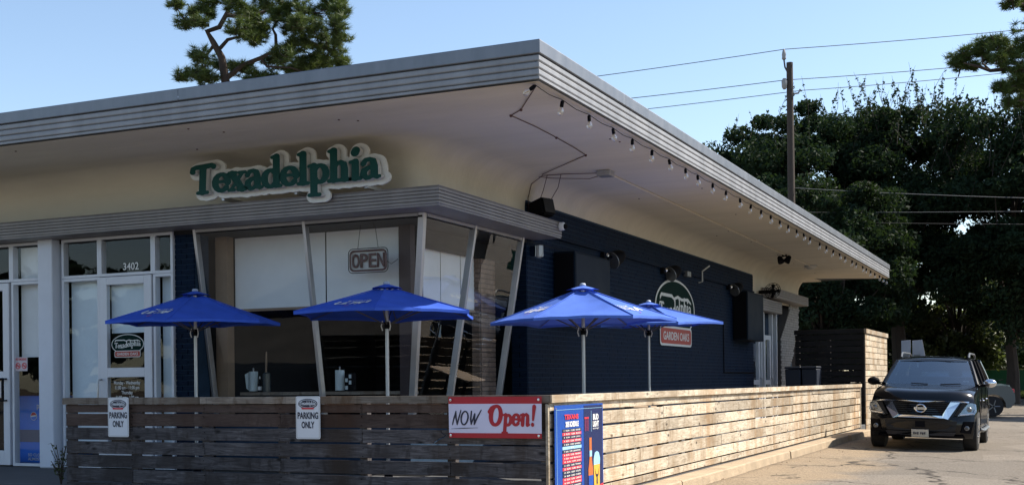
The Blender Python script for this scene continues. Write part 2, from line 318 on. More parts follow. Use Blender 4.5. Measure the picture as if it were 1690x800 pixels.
def curve_mesh(c):
    ob = bpy.data.objects.new('tmp', c); me = bpy.data.meshes.new_from_object(ob); bpy.data.objects.remove(ob); bpy.data.curves.remove(c); me.materials.clear(); return me
def text(s, w=None, h=None, bold=.0, shear=0., extrude=0., spacing=1., align='CENTER', lines=1.):
    c = bpy.data.curves.new('txt', 'FONT'); c.body = s; c.offset = bold; c.shear = shear; c.space_character = spacing; c.align_x = align; c.resolution_u = 3; c.space_line = lines
    me = fit(curve_mesh(c), w, h)
    if extrude:
        bm = bmesh.new(); bm.from_mesh(me); r = bmesh.ops.extrude_face_region(bm, geom=bm.faces[:]); 
        for v in [g for g in r['geom'] if isinstance(g, bmesh.types.BMVert)]: v.co.z += extrude
        bm.to_mesh(me); bm.free()
    return me
def contours(S, x0, y0, h):
    ny, nx = S.shape; ins = S < 0; segs = {}
    code = ins[:-1, :-1]*1+ins[:-1, 1:]*2+ins[1:, 1:]*4+ins[1:, :-1]*8
    def pt(a, b):
        (i, j), (k, l) = a, b; t = S[i, j]/(S[i, j]-S[k, l]); return (x0+h*(j+(l-j)*t), y0+h*(i+(k-i)*t))
    T = {1: [(3, 0)], 2: [(0, 1)], 3: [(3, 1)], 4: [(1, 2)], 5: [(3, 2), (1, 0)], 6: [(0, 2)], 7: [(3, 2)], 8: [(2, 3)], 9: [(2, 0)], 10: [(0, 3), (2, 1)], 11: [(2, 1)], 12: [(1, 3)], 13: [(1, 0)], 14: [(0, 3)]}
    P = {}
    for i, j in zip(*np.nonzero((code > 0) & (code < 15))):
        c = int(code[i, j]); E = [((i, j), (i, j+1)), ((i, j+1), (i+1, j+1)), ((i+1, j), (i+1, j+1)), ((i, j), (i+1, j))]
        for a, b in T[c]:
            for e in (E[a], E[b]):
                if e not in P: P[e] = pt(*e)
            segs[E[a]] = E[b]
    out = []
    while segs:
        k = next(iter(segs)); loop = []; s = k
        while k in segs: loop.append(P[k]); k = segs.pop(k)
        if len(loop) > 5: out.append(loop)
    return out
def sdf(strokes, h, pad=.35):
    P = np.array([p for s in strokes for p in s]); x0, y0 = P[:, 0].min()-pad, P[:, 1].min()-pad; x1, y1 = P[:, 0].max()+pad, P[:, 1].max()+pad
    X, Y = np.meshgrid(np.arange(x0, x1, h), np.arange(y0, y1, h)); S = np.full(X.shape, 9.)
    for s in strokes:
        if len(s) == 1: s = [s[0], (s[0][0]+1e-4, s[0][1], s[0][2])]
        for (ax, ay, ar), (bx, by, br) in zip(s, s[1:]):
            dx, dy = bx-ax, by-ay; t = np.clip(((X-ax)*dx+(Y-ay)*dy)/(dx*dx+dy*dy+1e-9), 0, 1)
            S = np.minimum(S, np.hypot(X-ax-t*dx, Y-ay-t*dy)-(ar+(br-ar)*t))
    return S, x0, y0
from mathutils.geometry import delaunay_2d_cdt
def shape_mesh(loops, extrude=0.):
    """flat (or extruded) mesh bounded by closed loops, even-odd filled"""
    L2 = []
    for l in loops:
        o = [l[0]]
        for p in l[1:]:
            if math.hypot(p[0]-o[-1][0], p[1]-o[-1][1]) > .012: o.append(p)
        if len(o) > 4: L2.append(o)
    pts = []; ed = []; rings = []
    for l in L2:
        n = len(pts); pts += [Vector(p) for p in l]; ed += [(n+i, n+(i+1) % len(l)) for i in range(len(l))]; rings.append((n, len(l)))
    vo, eo, fo, *_ = delaunay_2d_cdt(pts, ed, [], 0, 1e-6)
    cen = np.array([[(vo[a].x+vo[b].x+vo[c].x)/3, (vo[a].y+vo[b].y+vo[c].y)/3] for a, b, c in fo]); ins = np.zeros(len(cen), bool)
    for l in L2:
        a = np.array(l); b = np.roll(a, -1, 0)
        for (xa, ya), (xb, yb) in zip(a, b):
            m_ = ((ya > cen[:, 1]) != (yb > cen[:, 1])); ins ^= m_ & (cen[:, 0] < (xb-xa)*(cen[:, 1]-ya)/((yb-ya) or 1e-12)+xa)
    tris = [f for f, k_ in zip(fo, ins) if k_]; h = extrude/2; n = len(vo)
    V = [(p.x, p.y, h) for p in vo]; Fc = [tuple(f) for f in tris]
    if extrude:
        V += [(p.x, p.y, -h) for p in vo]; Fc += [(c+n, b+n, a+n) for a, b, c in tris]
        m_ = len(V); V += [(p.x, p.y, h) for p in pts]+[(p.x, p.y, -h) for p in pts]; k_ = len(pts)
        for a, b in ed: Fc.append((m_+a, m_+k_+a, m_+k_+b, m_+b))
    me = bpy.data.meshes.new('shape'); me.from_pydata(V, [], Fc); me.polygons.foreach_set('material_index', [0]*(len(tris)*(2 if extrude else 1))+[1]*(len(ed) if extrude else 0))
    if extrude:
        bm = bmesh.new(); bm.from_mesh(me); bmesh.ops.remove_doubles(bm, verts=bm.verts, dist=1e-5); bmesh.ops.recalc_face_normals(bm, faces=bm.faces); bm.to_mesh(me); bm.free()
    me.update(); return me
def arc(cx, cy, rx, ry, a0, a1, n=14, thick=.15, thin=.075):
    return [(cx+rx*math.cos(rad(a)), cy+ry*math.sin(rad(a)), thin+(thick-thin)*abs(math.cos(rad(a)))**1.3) for a in np.linspace(a0, a1, n)]
K, k = .15, .068
LSTEM = [[(.28, 1.55, K), (.28, .1, K)], [(.06, 1.55, .06), (.28, 1.6, .08)], [(.05, .05, k), (.52, .05, k)]]
GL = {
 'T': (1.02, [[(-.10, 1.20, .13), (-.10, 1.34, .10), (.08, 1.42, .09), (.5, 1.42, .12), (.9, 1.47, .10), (1.0, 1.40, .12)], [(.45, 1.36, K+.01), (.40, .1, K+.01)], [(.16, .05, k), (.66, .05, k)]]),
 'e': (.86, [[(.12, .54, .055), (.74, .54, .055)], arc(.43, .5, .33, .43, 0, 318)]),
 'x': (.86, [[(.16, .9, K), (.68, .08, K)], [(.7, .92, .065), (.12, .07, .065)], [(.02, .94, k), (.36, .94, k)], [(.54, .94, .055), (.84, .94, .055)], [(0, .05, .055), (.28, .05, .055)], [(.48, .05, k), (.86, .05, k)]]),
 'a': (.92, [[(.14, .76, .11), (.24, .93, .085), (.44, .96, .08), (.6, .86, .12), (.64, .6, K), (.64, .18, K), (.76, .05, .08), (.88, .08, .055)], [(.62, .58, .055), (.36, .53, .085), (.17, .4, .125), (.14, .22, .14), (.26, .05, .09), (.42, .05, .075), (.62, .2, .08)]]),
 'd': (.98, [arc(.42, .47, .3, .42, 50, 310), [(.72, 1.55, K), (.72, .12, K)], [(.50, 1.55, .06), (.72, 1.6, .08)], [(.74, .06, .09), (.94, .05, .055)]]),
 'l': (.56, LSTEM),
 'p': (1.0, [[(.28, .88, K), (.28, -.5, K)], [(.05, .9, .06), (.28, .93, .08)], [(.05, -.58, k), (.55, -.58, k)], arc(.57, .47, .30, .42, -142, 142)]),
 'h': (1.06, LSTEM+[[(.3, .66, .07), (.44, .9, .08), (.62, .95, .09), (.76, .82, .13), (.79, .55, K), (.79, .1, K)], [(.58, .05, k), (1.02, .05, k)]]),
 'i': (.56, [[(.28, .88, K), (.28, .1, K)], [(.05, .9, .06), (.28, .93, .08)], [(.05, .05, k), (.52, .05, k)], [(.27, 1.36, .17), (.31, 1.46, .17)]]),
 'n': (1.02, [[(.28, .88, K), (.28, .1, K)], [(.05, .9, .06), (.28, .93, .08)], [(.3, .66, .07), (.44, .9, .08), (.62, .95, .09), (.76, .82, .13), (.78, .55, K), (.78, .1, K)], [(.78, .08, .1), (.98, .1, .06)]]),
 'O': (1.35, [arc(.6, .85, .5, .78, 0, 360, 30, .19, .1), [(.02, 1.32, .11), (-.12, 1.16, .12), (.05, 1.5, .07), (.3, 1.62, .07)]]),
 '!': (.5, [[(.25, 1.55, .17), (.22, .5, .08)], [(.2, .1, .14)]]),
}
def word(s, tight=.03):
    x = 0; out = []
    for ch in s:
        w_, st = GL[ch]; out.append([[(px+x, py, r) for px, py, r in q] for q in st]); x += w_+tight
    return out, x

# ------------------------------------------------------------------ ground
def gz(x, y): return .09 - .03*min(max(x-2.86, 0), 5) + .015*min(max(y-18, 0), 60)
xs = [-220, -120, -60, -30, -13, -3.6, 0, 2.86, 5, 7.86, 12, 20, 40, 80, 150, 260]; ys = [-220, -120, -60, -30, -16, -8, -2, 4, 10, 18, 24, 30, 38, 48, 58, 78, 120, 200, 320]
m = MB(); m.addf([(x, y, gz(x, y)) for y in ys for x in xs], [(j*len(xs)+i, j*len(xs)+i+1, (j+1)*len(xs)+i+1, (j+1)*len(xs)+i) for j in range(len(ys)-1) for i in range(len(xs)-1)])
struct(m.build('asphalt_lot', MT['asphalt']))
m = MB(); m.box(-12, 2.58, -2.42, 20.6, -.1, .29); struct(m.build('patio_slab', MT['concrete'], bevel=.01))
m = MB(); m.box(-22, -12.02, -2.42, 20.6, -.1, .28); m.box(-22, -3.52, -3.9, -2.44, -.1, .27); struct(m.build('sidewalk', MT['concrete'], bevel=.01))
sx_ = [-110, -60, -30, -13, -3.6, 0, 2.86, 5, 7.86, 12, 20, 40, 80, 110]; n_ = len(sx_)
m = MB(); m.addf([(x, y, gz(x, y)+.005) for y in (-90, -30, -8, -3.92) for x in sx_], [(j*n_+i, j*n_+i+1, (j+1)*n_+i+1, (j+1)*n_+i) for j in range(3) for i in range(n_-1)])
struct(m.build('street', M0('grey_asphalt', (.17, .16, .145), .9, var=.25, scale=1.5, bump=.4, bscale=50)))
# kerb along the fence in cast lengths
kr = thing('concrete_kerb', 'low tan concrete kerb running along the foot of the sunlit wooden fence', 'kerb', (2.72, -2.4, .09)); y = -2.42; i = 0
for y0, y1, dx in ((-2.42, 1.2, 0), (1.2, 4.4, .012), (4.4, 7.6, -.008), (7.6, 10.7, .01), (10.7, 13.72, 0), (13.76, 16.9, .04)):
    q = MB(); n = 9; ring = []
    for k_ in range(n+1):
        yy = y0+.006+(y1-y0-.012)*k_/n; j0 = random.uniform(-.006, .006)
        ring += [(2.585, yy, -.1), (2.885+dx+j0, yy, -.1), (2.86+dx+j0, yy, .20), (2.845+dx+j0, yy, .215), (2.585, yy, .217)]
    q.addf(ring, [(k_*5+i, k_*5+(i+1) % 5, k_*5+5+(i+1) % 5, k_*5+5+i) for k_ in range(n) for i in range(5)]+[(4, 3, 2, 1, 0), tuple(n*5+i for i in range(5))])
    q.build('kerb_stone', MT['kerb'], kr)

# ------------------------------------------------------------------ the restaurant
B = thing('restaurant_building', 'single storey navy brick corner building with wide flat overhanging roof and leaning glass bay', 'building', (0, 0, .29))
def sweep(m, prof, path):   # prof (d, z); path = function d -> list of xy
    P = [path(d) for d, z in prof]; n = len(P[0]); k_ = len(prof)
    vs = [(P[i][j][0], P[i][j][1], prof[i][1]) for i in range(k_) for j in range(n)]
    return m.addf(vs, [(i*n+j, i*n+j+1, (i+1)*n+j+1, (i+1)*n+j) for i in range(k_-1) for j in range(n-1)])
# roof: slab with fascia
XL, YE, OX, OY = -14., 24.4, 2.39, 2.0
roof = MB().box(XL+.05, OX-.05, -OY+.05, YE-.05, 4.42, 4.70).build('roof', MT['capmetal'], B)
loop = lambda d: [(XL, -OY-d), (OX+d, -OY-d), (OX+d, YE+d), (XL, YE+d)]
def ribprof(z0, z1, n, dep, d0=0.):
    out = []; h = (z1-z0)/n
    for i in range(n):
        a = z0+h*i
        for t, dd in ((.0, 0), (.05, dep*.2), (.10, dep*.75), (.22, dep), (.76, dep), (.88, dep*.75), (.94, dep*.2), (.97, 0)): out.append((d0+dd, a+h*t))
    return out+[(d0, z1)]
m = MB(); sweep(m, [(-.06, 4.40), (.018, 4.40), (.018, 4.425), (-.008, 4.432)]+ribprof(4.435, 4.645, 3, .022, -.008)+[(-.03, 4.65)], loop); m.build('fascia', MT['rib'], roof)
for j, (a, b) in enumerate(((XL, -8.2), (-8.2, -5.1), (-5.1, -2.03), (-2.03, OX+.03))):
    q = MB(); ln = lambda d: [(a+.003, -OY-d), (b-(.003 if b < 2 else -d+.03), -OY-d)]
    sweep(q, [(-.02, 4.648), (.022, 4.648), (.030, 4.655), (.030, 4.775), (.024, 4.785), (-.3, 4.79)], ln); q.build('cap_panel', MT['capmetal'], roof)
ysm = [-OY-.03, .55, 3.6, 6.65, 9.7, 12.75, 15.8, 18.85, 21.9, YE+.03]
for a, b in zip(ysm, ysm[1:]):
    q = MB(); ln = lambda d: [(OX+d, a+(.003 if a > -2 else .03-d)), (OX+d, b-.003)]
    sweep(q, [(-.02, 4.648), (.022, 4.648), (.030, 4.655), (.030, 4.775), (.024, 4.785), (-.3, 4.79)], ln); q.build('cap_panel', MT['capmetal'], roof)
MB().box(XL, OX-.25, -OY+.25, YE-.25, 4.70, 4.765).build('roof_deck', MT['capmetal'], roof)
# soffit with cove
r_ = .42; cove = [(-.03, 3.50), (-.03, 4.38-r_)]+[(-.03+r_*(1-math.cos(q)), 4.38-r_+r_*math.sin(q)) for q in np.linspace(.15, PI/2, 10)]
def pcove(d):
    R = max(.30-d*.0, .02); pts = [(XL, -d)]; c = (-R, R)   # rounded corner
    for a in np.linspace(-90, 0, 9): pts.append((c[0]+(R+d)*math.cos(rad(a)), c[1]+(R+d)*math.sin(rad(a))))
    return pts+[(d, YE-1.3), (d, YE-1.25)]
m = MB(); sweep(m, cove, pcove)
R = .30; d = cove[-1][0]; inner = pcove(d)
outer = [(XL, -OY+.0)]+[(-R+(OX+R)*1.0 if a > -45 else -R+(OX+R)*math.tan(rad(a+90)), -OY if a <= -45 else R+(-OY-R)*math.tan(rad(-a))) for a in np.linspace(-90, 0, 9)]+[(OX, YE-1.3), (OX, YE)]
n = len(inner); m.addf([(x, y, 4.38) for x, y in inner]+[(x, y, 4.38) for x, y in outer], [(j, j+1, n+j+1, n+j) for j in range(n-1)])
m.box(XL, .42, YE-1.25, YE-.02, 4.37, 4.41)
sf = m.build('soffit', MT['soffit'], roof, smooth=True)
# canopy band
can = MB(); cp = lambda d: [(XL, -.45-d), (.45+d, -.45-d), (.45+d, 3.34)]
sweep(can, [(-.5, 3.497), (.0, 3.497), (.0, 3.512)]+ribprof(3.515, 3.715, 5, .016)+[(.012, 3.73), (-.47, 3.735)], cp)
can.face([(.0, 3.34, 3.497), (.462, 3.34, 3.497), (.462, 3.34, 3.73), (0, 3.34, 3.735)])
can.build('canopy', MT['canopy'], B)
# far end canopy and roller door housing
can = MB(); sweep(can, [(-.3, 3.55), (.0, 3.55)]+ribprof(3.555, 3.80, 4, .014)+[(-.3, 3.81)], lambda d: [(.0, 18.25), (.30+d, 18.3), (.30+d, 22.9), (.0, 22.95)])
can.build('canopy', MT['canopy'], B)
can = MB(); sweep(can, [(-.3, 3.2), (.0, 3.2)]+ribprof(3.205, 3.52, 5, .012)+[(-.2, 3.53)], lambda d: [(-.2, 17.6), (.1+d, 17.62), (.1+d, 20.2), (-.2, 20.25)])
can.build('shutter_housing', MT['canopy'], B)

# brick walls: core + real bricks
BL, BH, PX, PZ = .2085, .0605, .210, .0705
bm_ = MB().box(0, 1, 0, 1, 0, 1); 
def brick_mesh(name, l, h, t, mat):
    q = MB().box(-t, 0, 0, l, 0, h); o = q.build(name, mat, bevel=.004); me = o.data; bpy.data.objects.remove(o); return me
bmA = brick_mesh('brick', BL, BH, .03, MT['brick']); bmH = brick_mesh('brick', BL/2-.006, BH, .03, MT['brick'])
def brick_wall(wall, x, y0, y1, z0, z1, singles, cut=lambda y, z: False, mat='brick'):
    """bricks on a wall that faces +X; the ones nearest the street are single objects, the rest one joined part"""
    cand = []; z = z0; r = 0
    while z+BH <= z1+.001:
        y = y0-(PX/2 if r % 2 else 0)
        while y < y1-.02:
            a, b = max(y, y0), min(y+BL, y1)
            if b-a > .03 and not cut((a+b)/2, z+BH/2): cand.append((a, b, z))
            y += PX
        z += PZ; r += 1
    key = sorted(range(len(cand)), key=lambda i: (cand[i][0] > 6 or cand[i][2] < 1.25, cand[i][0]+(abs(cand[i][2]-2.2)*.2)))
    one = set(key[:singles]); q = MB()
    for i, (a, b, z) in enumerate(cand):
        j = random.uniform(-.0015, .0015)
        if i in one and abs(b-a-BL) < .002:
            o = bpy.data.objects.new('brick', bmA); COL.objects.link(o); o.parent = wall; o.location = Wm(wall).inverted() @ Vector((x+.003+j, a, z))
        else:
            q.addf([(x-.015, a, z), (x+.003+j, a, z), (x+.003+j, b, z), (x-.015, b, z), (x-.015, a, z+BH), (x+.003+j, a, z+BH), (x+.003+j, b, z+BH), (x-.015, b, z+BH)], [(4, 5, 6, 7), (3, 2, 1, 0), (0, 1, 5, 4), (1, 2, 6, 5), (2, 3, 7, 6)])
    stuff(q.build('brick_courses', MT[mat], wall))
wall = MB().box(-.25, -.004, 3.14, 17.25, .29, 4.06).build('wall', MT['mortar'], B)
brick_wall(wall, 0, 3.14, 17.25, .30, 4.05, 260)
# brick jamb of the side wall seen from the street (faces -Y)
q = MB(); z = .30; r = 0
while z < 3.45:
    for a, b in (((-.245, -.13), (-.118, -.003)) if r % 2 else ((-.245, -.003),)): q.box(a, b, 3.112, 3.15, z, z+BH)
    z += PZ; r += 1
stuff(q.build('jamb_bricks', MT['brick'], wall))
# left pier, bricks facing the street
pier = MB().box(-3.78, -3.47, .0, .3, .29, 3.52).build('pier', MT['mortar'], B)
z = .30; r = 0; bmF = None
while z < 3.45:
    for a, b in (((-3.782, -3.68), (-3.668, -3.468)) if r % 2 else ((-3.785, -3.585), (-3.573, -3.468))):
        j = random.uniform(-.004, .006); q = MB().box(a-j, b, -.014+j, .02, z, z+BH)
        q.build('brick', MT['brick'], pier, bevel=.004)
    z += PZ; r += 1
# rear leaning brick fin
fin = [(20.7, .29), (20.85, .9), (23.0, 2.95), (23.05, 3.72), (22.1, 3.72), (20.55, 2.5), (20.55, .29)]
rear = MB().prism(fin, lambda y, z: (-.25, y, z), lambda y, z: (-.004, y, z)).build('rear_pier', MT['mortar2'], B)
def infin(y, z):
    c = False; n = len(fin)
    for i in range(n):
        (ya, za), (yb, zb) = fin[i], fin[(i+1) % n]
        if (za > z) != (zb > z) and y < (yb-ya)*(z-za)/(zb-za)+ya: c = not c
    return not c
brick_wall(rear, 0, 20.4, 23.2, .32, 3.7, 0, infin, 'brick4')
# back and hidden walls, interior shell
m = MB(); m.box(-.3, -.26, 17.25, 23.2, .29, 4.4); m.box(XL, -.26, 22.9, 23.15, .29, 4.4); m.box(XL-.2, XL, -.1, 23, .29, 4.4); m.build('rear_wall', MT['mortar'], B)
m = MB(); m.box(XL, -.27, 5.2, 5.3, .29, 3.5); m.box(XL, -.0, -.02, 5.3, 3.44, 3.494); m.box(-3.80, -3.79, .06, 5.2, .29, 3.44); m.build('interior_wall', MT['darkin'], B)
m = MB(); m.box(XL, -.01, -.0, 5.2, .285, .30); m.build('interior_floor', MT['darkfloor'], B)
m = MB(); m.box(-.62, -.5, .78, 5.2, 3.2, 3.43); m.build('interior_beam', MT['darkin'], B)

# leaning bay
ZT, ZB, LEAN = 3.496, .95, .42
bay = MB(); bay.box(-3.46, -.43, .40, .52, .29, ZB); bay.box(-.53, -.43, .52, 3.1, .29, ZB); bay = bay.build('bay_sill_wall', MT['mortar'], B)
def mull(a, b, wx, wy, name='mullion'):
    m = MB(); (x0, y0), (x1, y1) = a, b
    m.hexa([(x1-wx, y1-wy, ZB), (x1+wx, y1-wy, ZB), (x1+wx, y1+wy, ZB), (x1-wx, y1+wy, ZB), (x0-wx, y0-wy, ZT), (x0+wx, y0-wy, ZT), (x0+wx, y0+wy, ZT), (x0-wx, y0+wy, ZT)])
    return m.build(name, MT['mull'], B, bevel=.004)
for X in (-3.44, -1.71): mull((X, 0), (X, LEAN), .022, .045)
mull((-.015, .015), (-LEAN, LEAN), .04, .04)
for Y in (1.40, 2.94): mull((0, Y), (-LEAN, Y-.02), .045, .026)
m = MB(); m.box(-3.46, -.06, -.03, .03, 3.455, 3.492); m.box(-.03, .03, .06, 2.96, 3.455, 3.492); m.build('head_rail', MT['mull'], B)
def pane(pts, name='window_pane'):
    m = MB(); m.face(pts); return m.build(name, MT['glass'], B)
lean = lambda z: LEAN*(ZT-z)/(ZT-ZB)
for a, b in ((-3.42, -1.73), (-1.69, -.05)):
    bb = b if b < -.5 else -.46
    pane([(a, LEAN, ZB), (bb, LEAN, ZB), (b, 0, ZT), (a, 0, ZT)])
pane([(-LEAN, .46, ZB), (-LEAN, 1.36, ZB), (0, 1.36, ZT), (0, .05, ZT)]); pane([(-LEAN, 1.41, ZB), (-LEAN, 2.89, ZB), (0, 2.91, ZT), (0, 1.44, ZT)])
# jamb pieces beside the bay
m = MB(); m.box(-3.46, -3.27, .43, .58, .29, 3.44); m.build('brown_jamb', MT['tan'], B)
wb = MB().box(-.66, -.53, 2.66, 3.14, .29, 3.44).build('inner_brick_wall', MT['mortar2'], B)
q = MB(); z = .95; r = 0
while z < 3.4:
    y = 2.665-(.1 if r % 2 else 0)
    while y < 3.13: q.box(-.54, -.516, max(y, 2.664), min(y+BL, 3.135), z, z+BH); y += PX
    z += PZ; r += 1
stuff(q.build('inner_bricks', MT['brick3'], wb, bevel=0))
q = MB(); z = .95; r = 0   # the end of that wall that faces the street
while z < 3.4:
    q.box(-.655, -.535, 2.636, 2.67, z, z+BH); z += PZ
stuff(q.build('end_bricks', MT['brick3'], wb))
# inner corner post and roller blinds
MB().box(-.63, -.46, .50, .62, .95, 3.44).build('inner_post', M0('dark_red_post', (.035, .018, .02), .6), B)
def blind(m, zt, zb, name='roller_blind'):
    o = m.build(name, MT['blind'], B); return o
blind(MB().box(-3.26, -1.80, .60, .605, 2.46, 3.43), 0, 0); blind(MB().box(-1.78, -.66, .60, .605, 2.45, 3.43), 0, 0)
blind(MB().box(-.62, -.615, 1.12, 1.60, 2.46, 3.43), 0, 0); blind(MB().box(-.62, -.615, 1.62, 2.20, 2.46, 3.43), 0, 0); blind(MB().box(-.62, -.615, 2.22, 2.655, 2.46, 3.43), 0, 0)
m = MB(); m.box(-3.27, -.66, .585, .62, 2.425, 2.46); m.box(-.635, -.6, 1.1, 2.66, 2.425, 2.46); m.build('blind_bottom_bar', MT['tan'], B)

# storefront: column, frames, transoms, door
MB().box(-6.09, -5.82, -.17, .1, .29, 3.497).build('column', MT['column'], B, bevel=.012)
def win(x0, x1, z0, z1, fw=.04, back=None, name='window', y=0.):
    """frame with pane and what hangs behind it"""
    m = MB(); m.box(x0, x0+fw, y-.05, y+.05, z0, z1); m.box(x1-fw, x1, y-.05, y+.05, z0, z1); m.box(x0+fw, x1-fw, y-.05, y+.05, z1-fw, z1); m.box(x0+fw, x1-fw, y-.05, y+.05, z0, z0+fw)
    f = m.build(name, MT['alu'], B, bevel=.003)
    g = MB(); g.face([(x0+fw, y, z0+fw), (x1-fw, y, z0+fw), (x1-fw, y, z1-fw), (x0+fw, y, z1-fw)]); g.build('pane', MT['glass'], f)
    if back:
        bk, zb = back; MB().box(x0+fw*.5, x1-fw*.5, y+.12, y+.125, max(zb, z0), z1-.02).build('blind', MT[bk], f)
    return f
# between column and navy pier
win(-5.76, -5.07, 2.94, 3.49); tr = win(-5.07, -4.13, 2.94, 3.49); win(-4.13, -3.79, 2.94, 3.49)
win(-5.76, -5.07, .30, 2.937, back=('blindw', .5)); win(-4.13, -3.79, .30, 2.937, back=('blindw', .5))
def flat(name, me, mat, parent, o, ux, uy, uz=None):
    place(me, o, ux, uy, uz)
    if parent: me.transform(Wm(parent).inverted())
    return link(name, me, mat, parent)
def S_(m): return [[(x, y, r) for x, y, r in s] for s in m]
def street(x, z, y): return (x, y, z), (1, 0, 0), (0, 0, 1)         # lettering that faces the street (-Y)
def side(y, z, x): return (x, y, z), (0, 1, 0), (0, 0, 1)           # lettering that faces the lot (+X)
flat('address_number', text('3402', .27, .10, bold=.012), MT['pwhite'], tr, *street(-4.54, 3.065, -.012))
# the door
door = MB(); dx0, dx1, dz0, dz1 = -5.055, -4.145, .31, 2.93
door.box(dx0, dx0+.13, -.07, .0, dz0, dz1); door.box(dx1-.13, dx1, -.07, .0, dz0, dz1); door.box(dx0+.13, dx1-.13, -.07, .0, dz1-.11, dz1); door.box(dx0+.13, dx1-.13, -.07, .0, 1.55, 1.68); door.box(dx0+.13, dx1-.13, -.07, .0, dz0, .55)
door = door.build('door', MT['alu'], B, bevel=.004)
g = MB(); g.face([(dx0+.13, -.035, 1.68), (dx1-.13, -.035, 1.68), (dx1-.13, -.035, dz1-.11), (dx0+.13, -.035, dz1-.11)]); g.build('pane', MT['glass'], door)
g = MB(); g.face([(dx0+.13, -.035, .55), (dx1-.13, -.035, .55), (dx1-.13, -.035, 1.55), (dx0+.13, -.035, 1.55)]); g.build('pane', MT['glass'], door)
MB().box(dx0+.1, dx1-.1, .06, .065, 2.16, 2.85).build('blind', MT['blindw'], door)
g = MB(); g.tube([(-5.02, -.075, 1.52), (-5.02, -.135, 1.52), (-5.02, -.15, 1.45), (-5.02, -.15, 1.2), (-5.02, -.135, 1.12), (-5.02, -.075, 1.12)], .014); g.build('handle', MT['steel'], door, smooth=True)
flat('opening_hours', text('Monday - Wednesday\n11:00 am - 11:00 pm\nThursday\n11:00 am - 1:00 am', .46, .25, bold=.012), MT['pwhite'], door, *street(-4.6, 1.375, -.045))
def logo(parent, fr, cw, scale, names='logo'):
    """oval emblem: dark green oval with pale rim, arched word, red name plate; fr(u, v, lift) maps to the wall"""
    def disc(name, mat, pts, lift, th=.004):
        m = MB(); m.prism(pts, lambda u, v: fr(u, v, lift), lambda u, v: fr(u, v, lift+th)); return m.build(name, mat, parent)
    ov = lambda a, b, c=0, n=48: [(a*math.cos(2*PI*i/n), c+b*math.sin(2*PI*i/n)) for i in range(n)]
    disc('emblem_rim', MT['logowhite'], ov(1.0, .46), .0); disc('emblem_field', MT['dgreen'], ov(.955, .425), .006)
    w_, x_ = word('Texadelphia', -.02); S = [s for g_ in w_ for s in g_]
    q, x0, y0 = sdf(S, .05, .4); me = shape_mesh(contours(q, x0, y0, .05)); fit(me, 1.62, .36)
    for v in me.vertices:
        u, t = v.co.x, v.co.y; v.co = fr(u, t*(1.0+.1*math.cos(u*2))-.04+.05*math.sin(u*3.3), .013)
    if parent: me.transform(Wm(parent).inverted())
    link('emblem_word', me, MT['logowhite'], parent)
    bar = [(-.78, .16), (-.72, .215), (-.2, .215), (-.1, .17), (.1, .215), (.3, .18), (.62, .2), (.78, .14), (.8, .10), (.62, .15), (.3, .135), (.1, .165), (-.1, .13), (-.22, .165), (-.7, .165), (-.78, .1)]
    disc('emblem_flourish', MT['logowhite'], bar, .0115, .003)
    rr = lambda a, b, c, r: [(sx*(a-r)+r*math.cos(rad(t)), c+sy*(b-r)+r*math.sin(rad(t))) for sx, sy, t0 in ((1, 1, 0), (-1, 1, 90), (-1, -1, 180), (1, -1, 270)) for t in (t0, t0+30, t0+60, t0+90)]
    disc('name_plate_rim', MT['logowhite'], rr(.80, .155, -.44, .07), .016); disc('name_plate', MT['logored'], rr(.765, .12, -.44, .06), .022)
    me = text('GARDEN OAKS', 1.3, .13, bold=.02)
    for v in me.vertices: v.co = fr(v.co.x, v.co.y-.44, .029)
    if parent: me.transform(Wm(parent).inverted())
    link('plate_word', me, MT['logowhite'], parent)
logo(door, lambda u, v, l: Vector((-4.585+u*.285, -.042-l*.3, 2.0+v*.30)), 0, 1)
# left storefront beside the column, with the next door
win(-6.72, -6.09, 2.94, 3.49, back=('blind', 2.96)); lw = win(-6.72, -6.09, .30, 2.937, back=('blind', 1.86))
win(-7.70, -6.72, 2.94, 3.49)
d2 = MB(); d2.box(-7.66, -7.54, -.07, 0, .31, 2.93); d2.box(-6.87, -6.75, -.07, 0, .31, 2.93); d2.box(-7.54, -6.87, -.07, 0, 2.82, 2.93); d2.box(-7.54, -6.87, -.07, 0, 1.54, 1.66); d2.box(-7.54, -6.87, -.07, 0, .31, .52)
d2 = d2.build('door', MT['alu'], B, bevel=.004)
g = MB(); g.face([(-7.54, -.035, .52), (-6.87, -.035, .52), (-6.87, -.035, 1.54), (-7.54, -.035, 1.54)]); g.face([(-7.54, -.035, 1.66), (-6.87, -.035, 1.66), (-6.87, -.035, 2.82), (-7.54, -.035, 2.82)]); g.build('pane', MT['glass'], d2)
MB().box(-7.5, -6.9, -.085, -.072, 1.28, 1.52).build('push_plate', MT['steel'], d2)
g = MB(); g.tube([(-6.81, -.07, 1.55), (-6.81, -.13, 1.55), (-6.81, -.13, 1.24), (-6.81, -.07, 1.24)], .014); g.tube([(-7.5, -.10, 1.55), (-6.81, -.12, 1.55)], .014); g.tube([(-7.5, -.10, 1.24), (-6.81, -.12, 1.24)], .014); g.build('handle', MT['black'], d2)
for a, b in ((-9.2, -7.70), (-10.7, -9.2), (-12.2, -10.7), (-13.9, -12.2)): win(a, b, 2.94, 3.49); win(a, b, .30, 2.937, back=('blind', 1.5))
